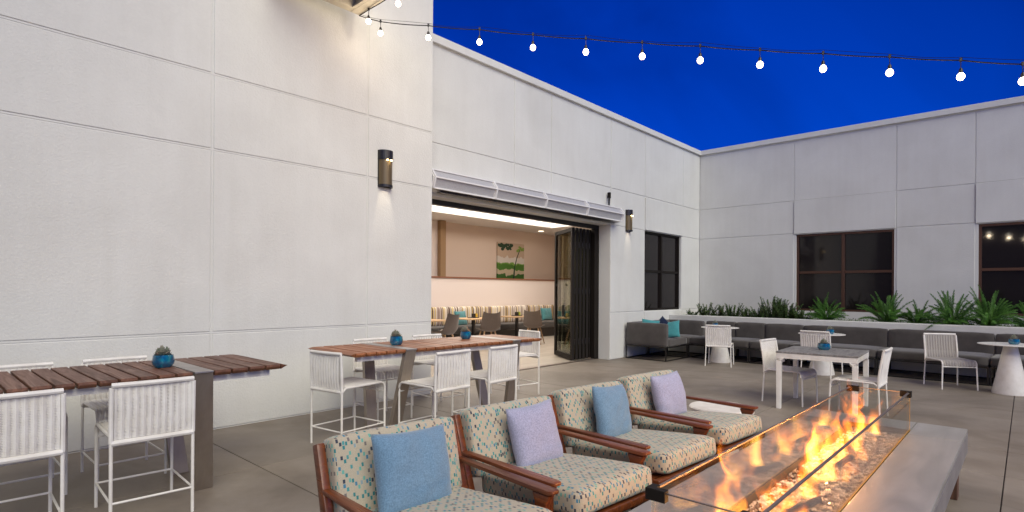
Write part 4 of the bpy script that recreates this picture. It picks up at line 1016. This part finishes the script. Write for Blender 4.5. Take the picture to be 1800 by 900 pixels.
# glass guard
gg = thing('glass_guard', 'clear glass guard box with bronze corner clamps around the flames', 'glass guard', (0,0,0))
gt = .008
obj('glass_panel', MB().box(GX0+gt,GX1-gt,GY0,GY0+gt,ZT_+.002,ZG), MT['glass'], gg); obj('glass_panel', MB().box(GX0+gt,GX1-gt,GY1-gt,GY1,ZT_+.002,ZG), MT['glass'], gg)
obj('glass_panel', MB().box(GX0,GX0+gt-.0005,GY0+.001,GY1-.001,ZT_+.002,ZG), MT['glass'], gg); obj('glass_panel', MB().box(GX1-gt+.0005,GX1,GY0+.001,GY1-.001,ZT_+.002,ZG), MT['glass'], gg)
e_ = MB()
for (p,q) in (((GX0,GY0+gt/2),(GX1,GY0+gt/2)),((GX0,GY1-gt/2),(GX1,GY1-gt/2))): e_.bar((*p,ZG+.0045),(*q,ZG+.0045),.012,.007)
obj('polished_edge', e_, MT['steel_dark'], gg)
for x in (GX0+gt/2, GX1-gt/2): obj('end_edge', MB().bar((x,GY0,ZG+.003),(x,GY1,ZG+.003),.008,.004), MT['steel_dark'], gg)
e_ = MB().box(GX0,GX1,GY0-.003,GY0+gt+.001,ZT_-.002,ZT_+.0018).box(GX1-.004,GX1+.001,GY0-.001,GY0+.003,ZT_+.002,ZG-.03)
obj('amber_edge', e_, MT['glass_edge'], gg)
for x, sx in ((GX0,1),(GX1,-1)):
    for y, sy in ((GY0,1),(GY1,-1)):
        obj('corner_clamp', MB().box(min(x-sx*.012,x+sx*.05),max(x-sx*.012,x+sx*.05),y-.012,y+.02,ZG-.032,ZG+.014).box(min(x-sx*.0121,x+sx*.02),max(x-sx*.0121,x+sx*.02),min(y,y+sy*.062),max(y,y+sy*.062),ZG-.031,ZG+.0141), MT['bronze'], gg, bevel=.002, seg=1)

# ------------------------------------------------------------------ flames: a real emissive volume above the burner
fl = tag(obj('flames', MB().box(GX0+.03,GX1-.03,GY0+.04,GY1-.04,.395,.95), None), 'row of orange gas flames rising from the crushed glass in the fire table', 'fire')
m = bpy.data.materials.new('flame_volume'); m.use_nodes = True; t_ = m.node_tree; t_.nodes.clear(); fl.data.materials.append(m)
tcn = N(m,'ShaderNodeTexCoord'); sp = N(m,'ShaderNodeSeparateXYZ'); L(m, tcn.outputs['Object'], sp.inputs[0])
zr = math_(m,'SUBTRACT', sp.outputs[2], .40)
# warp grows with height
wz = N(m,'ShaderNodeTexNoise'); wz.inputs['Scale'].default_value = 5.5; wz.inputs['Detail'].default_value = 2
mpz = N(m,'ShaderNodeMapping'); mpz.inputs['Scale'].default_value = (1,1,.75); L(m, tcn.outputs['Object'], mpz.inputs[0]); L(m, mpz.outputs[0], wz.inputs['Vector'])
wv = N(m,'ShaderNodeVectorMath', operation='SUBTRACT'); L(m, wz.outputs['Color'], wv.inputs[0]); wv.inputs[1].default_value = (.5,.5,.5)
ws = N(m,'ShaderNodeVectorMath', operation='SCALE'); L(m, wv.outputs[0], ws.inputs[0]); L(m, math_(m,'MULTIPLY_ADD', zr, 1.0, .06), ws.inputs['Scale'])
pa = N(m,'ShaderNodeVectorMath', operation='ADD'); L(m, tcn.outputs['Object'], pa.inputs[0]); L(m, ws.outputs[0], pa.inputs[1])
mp2 = N(m,'ShaderNodeMapping'); mp2.inputs['Scale'].default_value = (8.0,8.5,1.9); L(m, pa.outputs[0], mp2.inputs[0])
n1 = N(m,'ShaderNodeTexNoise'); n1.inputs['Scale'].default_value = 1; n1.inputs['Detail'].default_value = 2.5; n1.inputs['Roughness'].default_value = .45; L(m, mp2.outputs[0], n1.inputs['Vector'])
mp3 = N(m,'ShaderNodeMapping'); mp3.inputs['Scale'].default_value = (3.0,1,.0); L(m, pa.outputs[0], mp3.inputs[0])
n2 = N(m,'ShaderNodeTexNoise'); n2.inputs['Scale'].default_value = 1.; n2.inputs['Detail'].default_value = 1; L(m, mp3.outputs[0], n2.inputs['Vector'])
# local flame height from slow noise
hgt = math_(m,'MULTIPLY_ADD', n2.outputs['Fac'], 1.7, -.50)
rel = math_(m,'DIVIDE', zr, math_(m,'MAXIMUM', hgt, .06))
ps = N(m,'ShaderNodeSeparateXYZ'); L(m, pa.outputs[0], ps.inputs[0])
yc_ = math_(m,'ABSOLUTE', math_(m,'SUBTRACT', ps.outputs[1], .87))
side = math_(m,'MULTIPLY', yc_, 1.5)
thr = math_(m,'ADD', math_(m,'MULTIPLY_ADD', rel, .20, .456), side)
dv = math_(m,'SUBTRACT', n1.outputs['Fac'], thr)
dn = N(m,'ShaderNodeMapRange'); L(m, dv, dn.inputs[0]); dn.inputs[1].default_value = 0; dn.inputs[2].default_value = .17; dn.inputs[3].default_value = 0; dn.inputs[4].default_value = 1; dn.clamp = True
fr_ = ramp(m, [(0,(1,.12,.004)),(.35,(1,.25,.012)),(.7,(1,.42,.035)),(1,(1,.66,.14))]); L(m, dn.outputs[0], fr_.inputs[0])
em = N(m,'ShaderNodeEmission'); L(m, fr_.outputs[0], em.inputs[0]); L(m, math_(m,'MULTIPLY', math_(m,'POWER', dn.outputs[0], 1.15), 50), em.inputs[1])
ov = N(m,'ShaderNodeOutputMaterial'); L(m, em.outputs[0], ov.inputs['Volume'])
for k in range(6):
    ld = bpy.data.lights.new('flame_light','POINT'); ld.energy = 5.5; ld.color = (1,.42,.12); ld.shadow_soft_size = 0
    lo = bpy.data.objects.new('flame_light', ld); col.objects.link(lo); lo.parent = fl; lo.location = (2.2+.52*k,.87,.56)
print('objects', len(scn.objects), 'tris', sum(len(o.data.polygons) for o in scn.objects if o.type == 'MESH'))
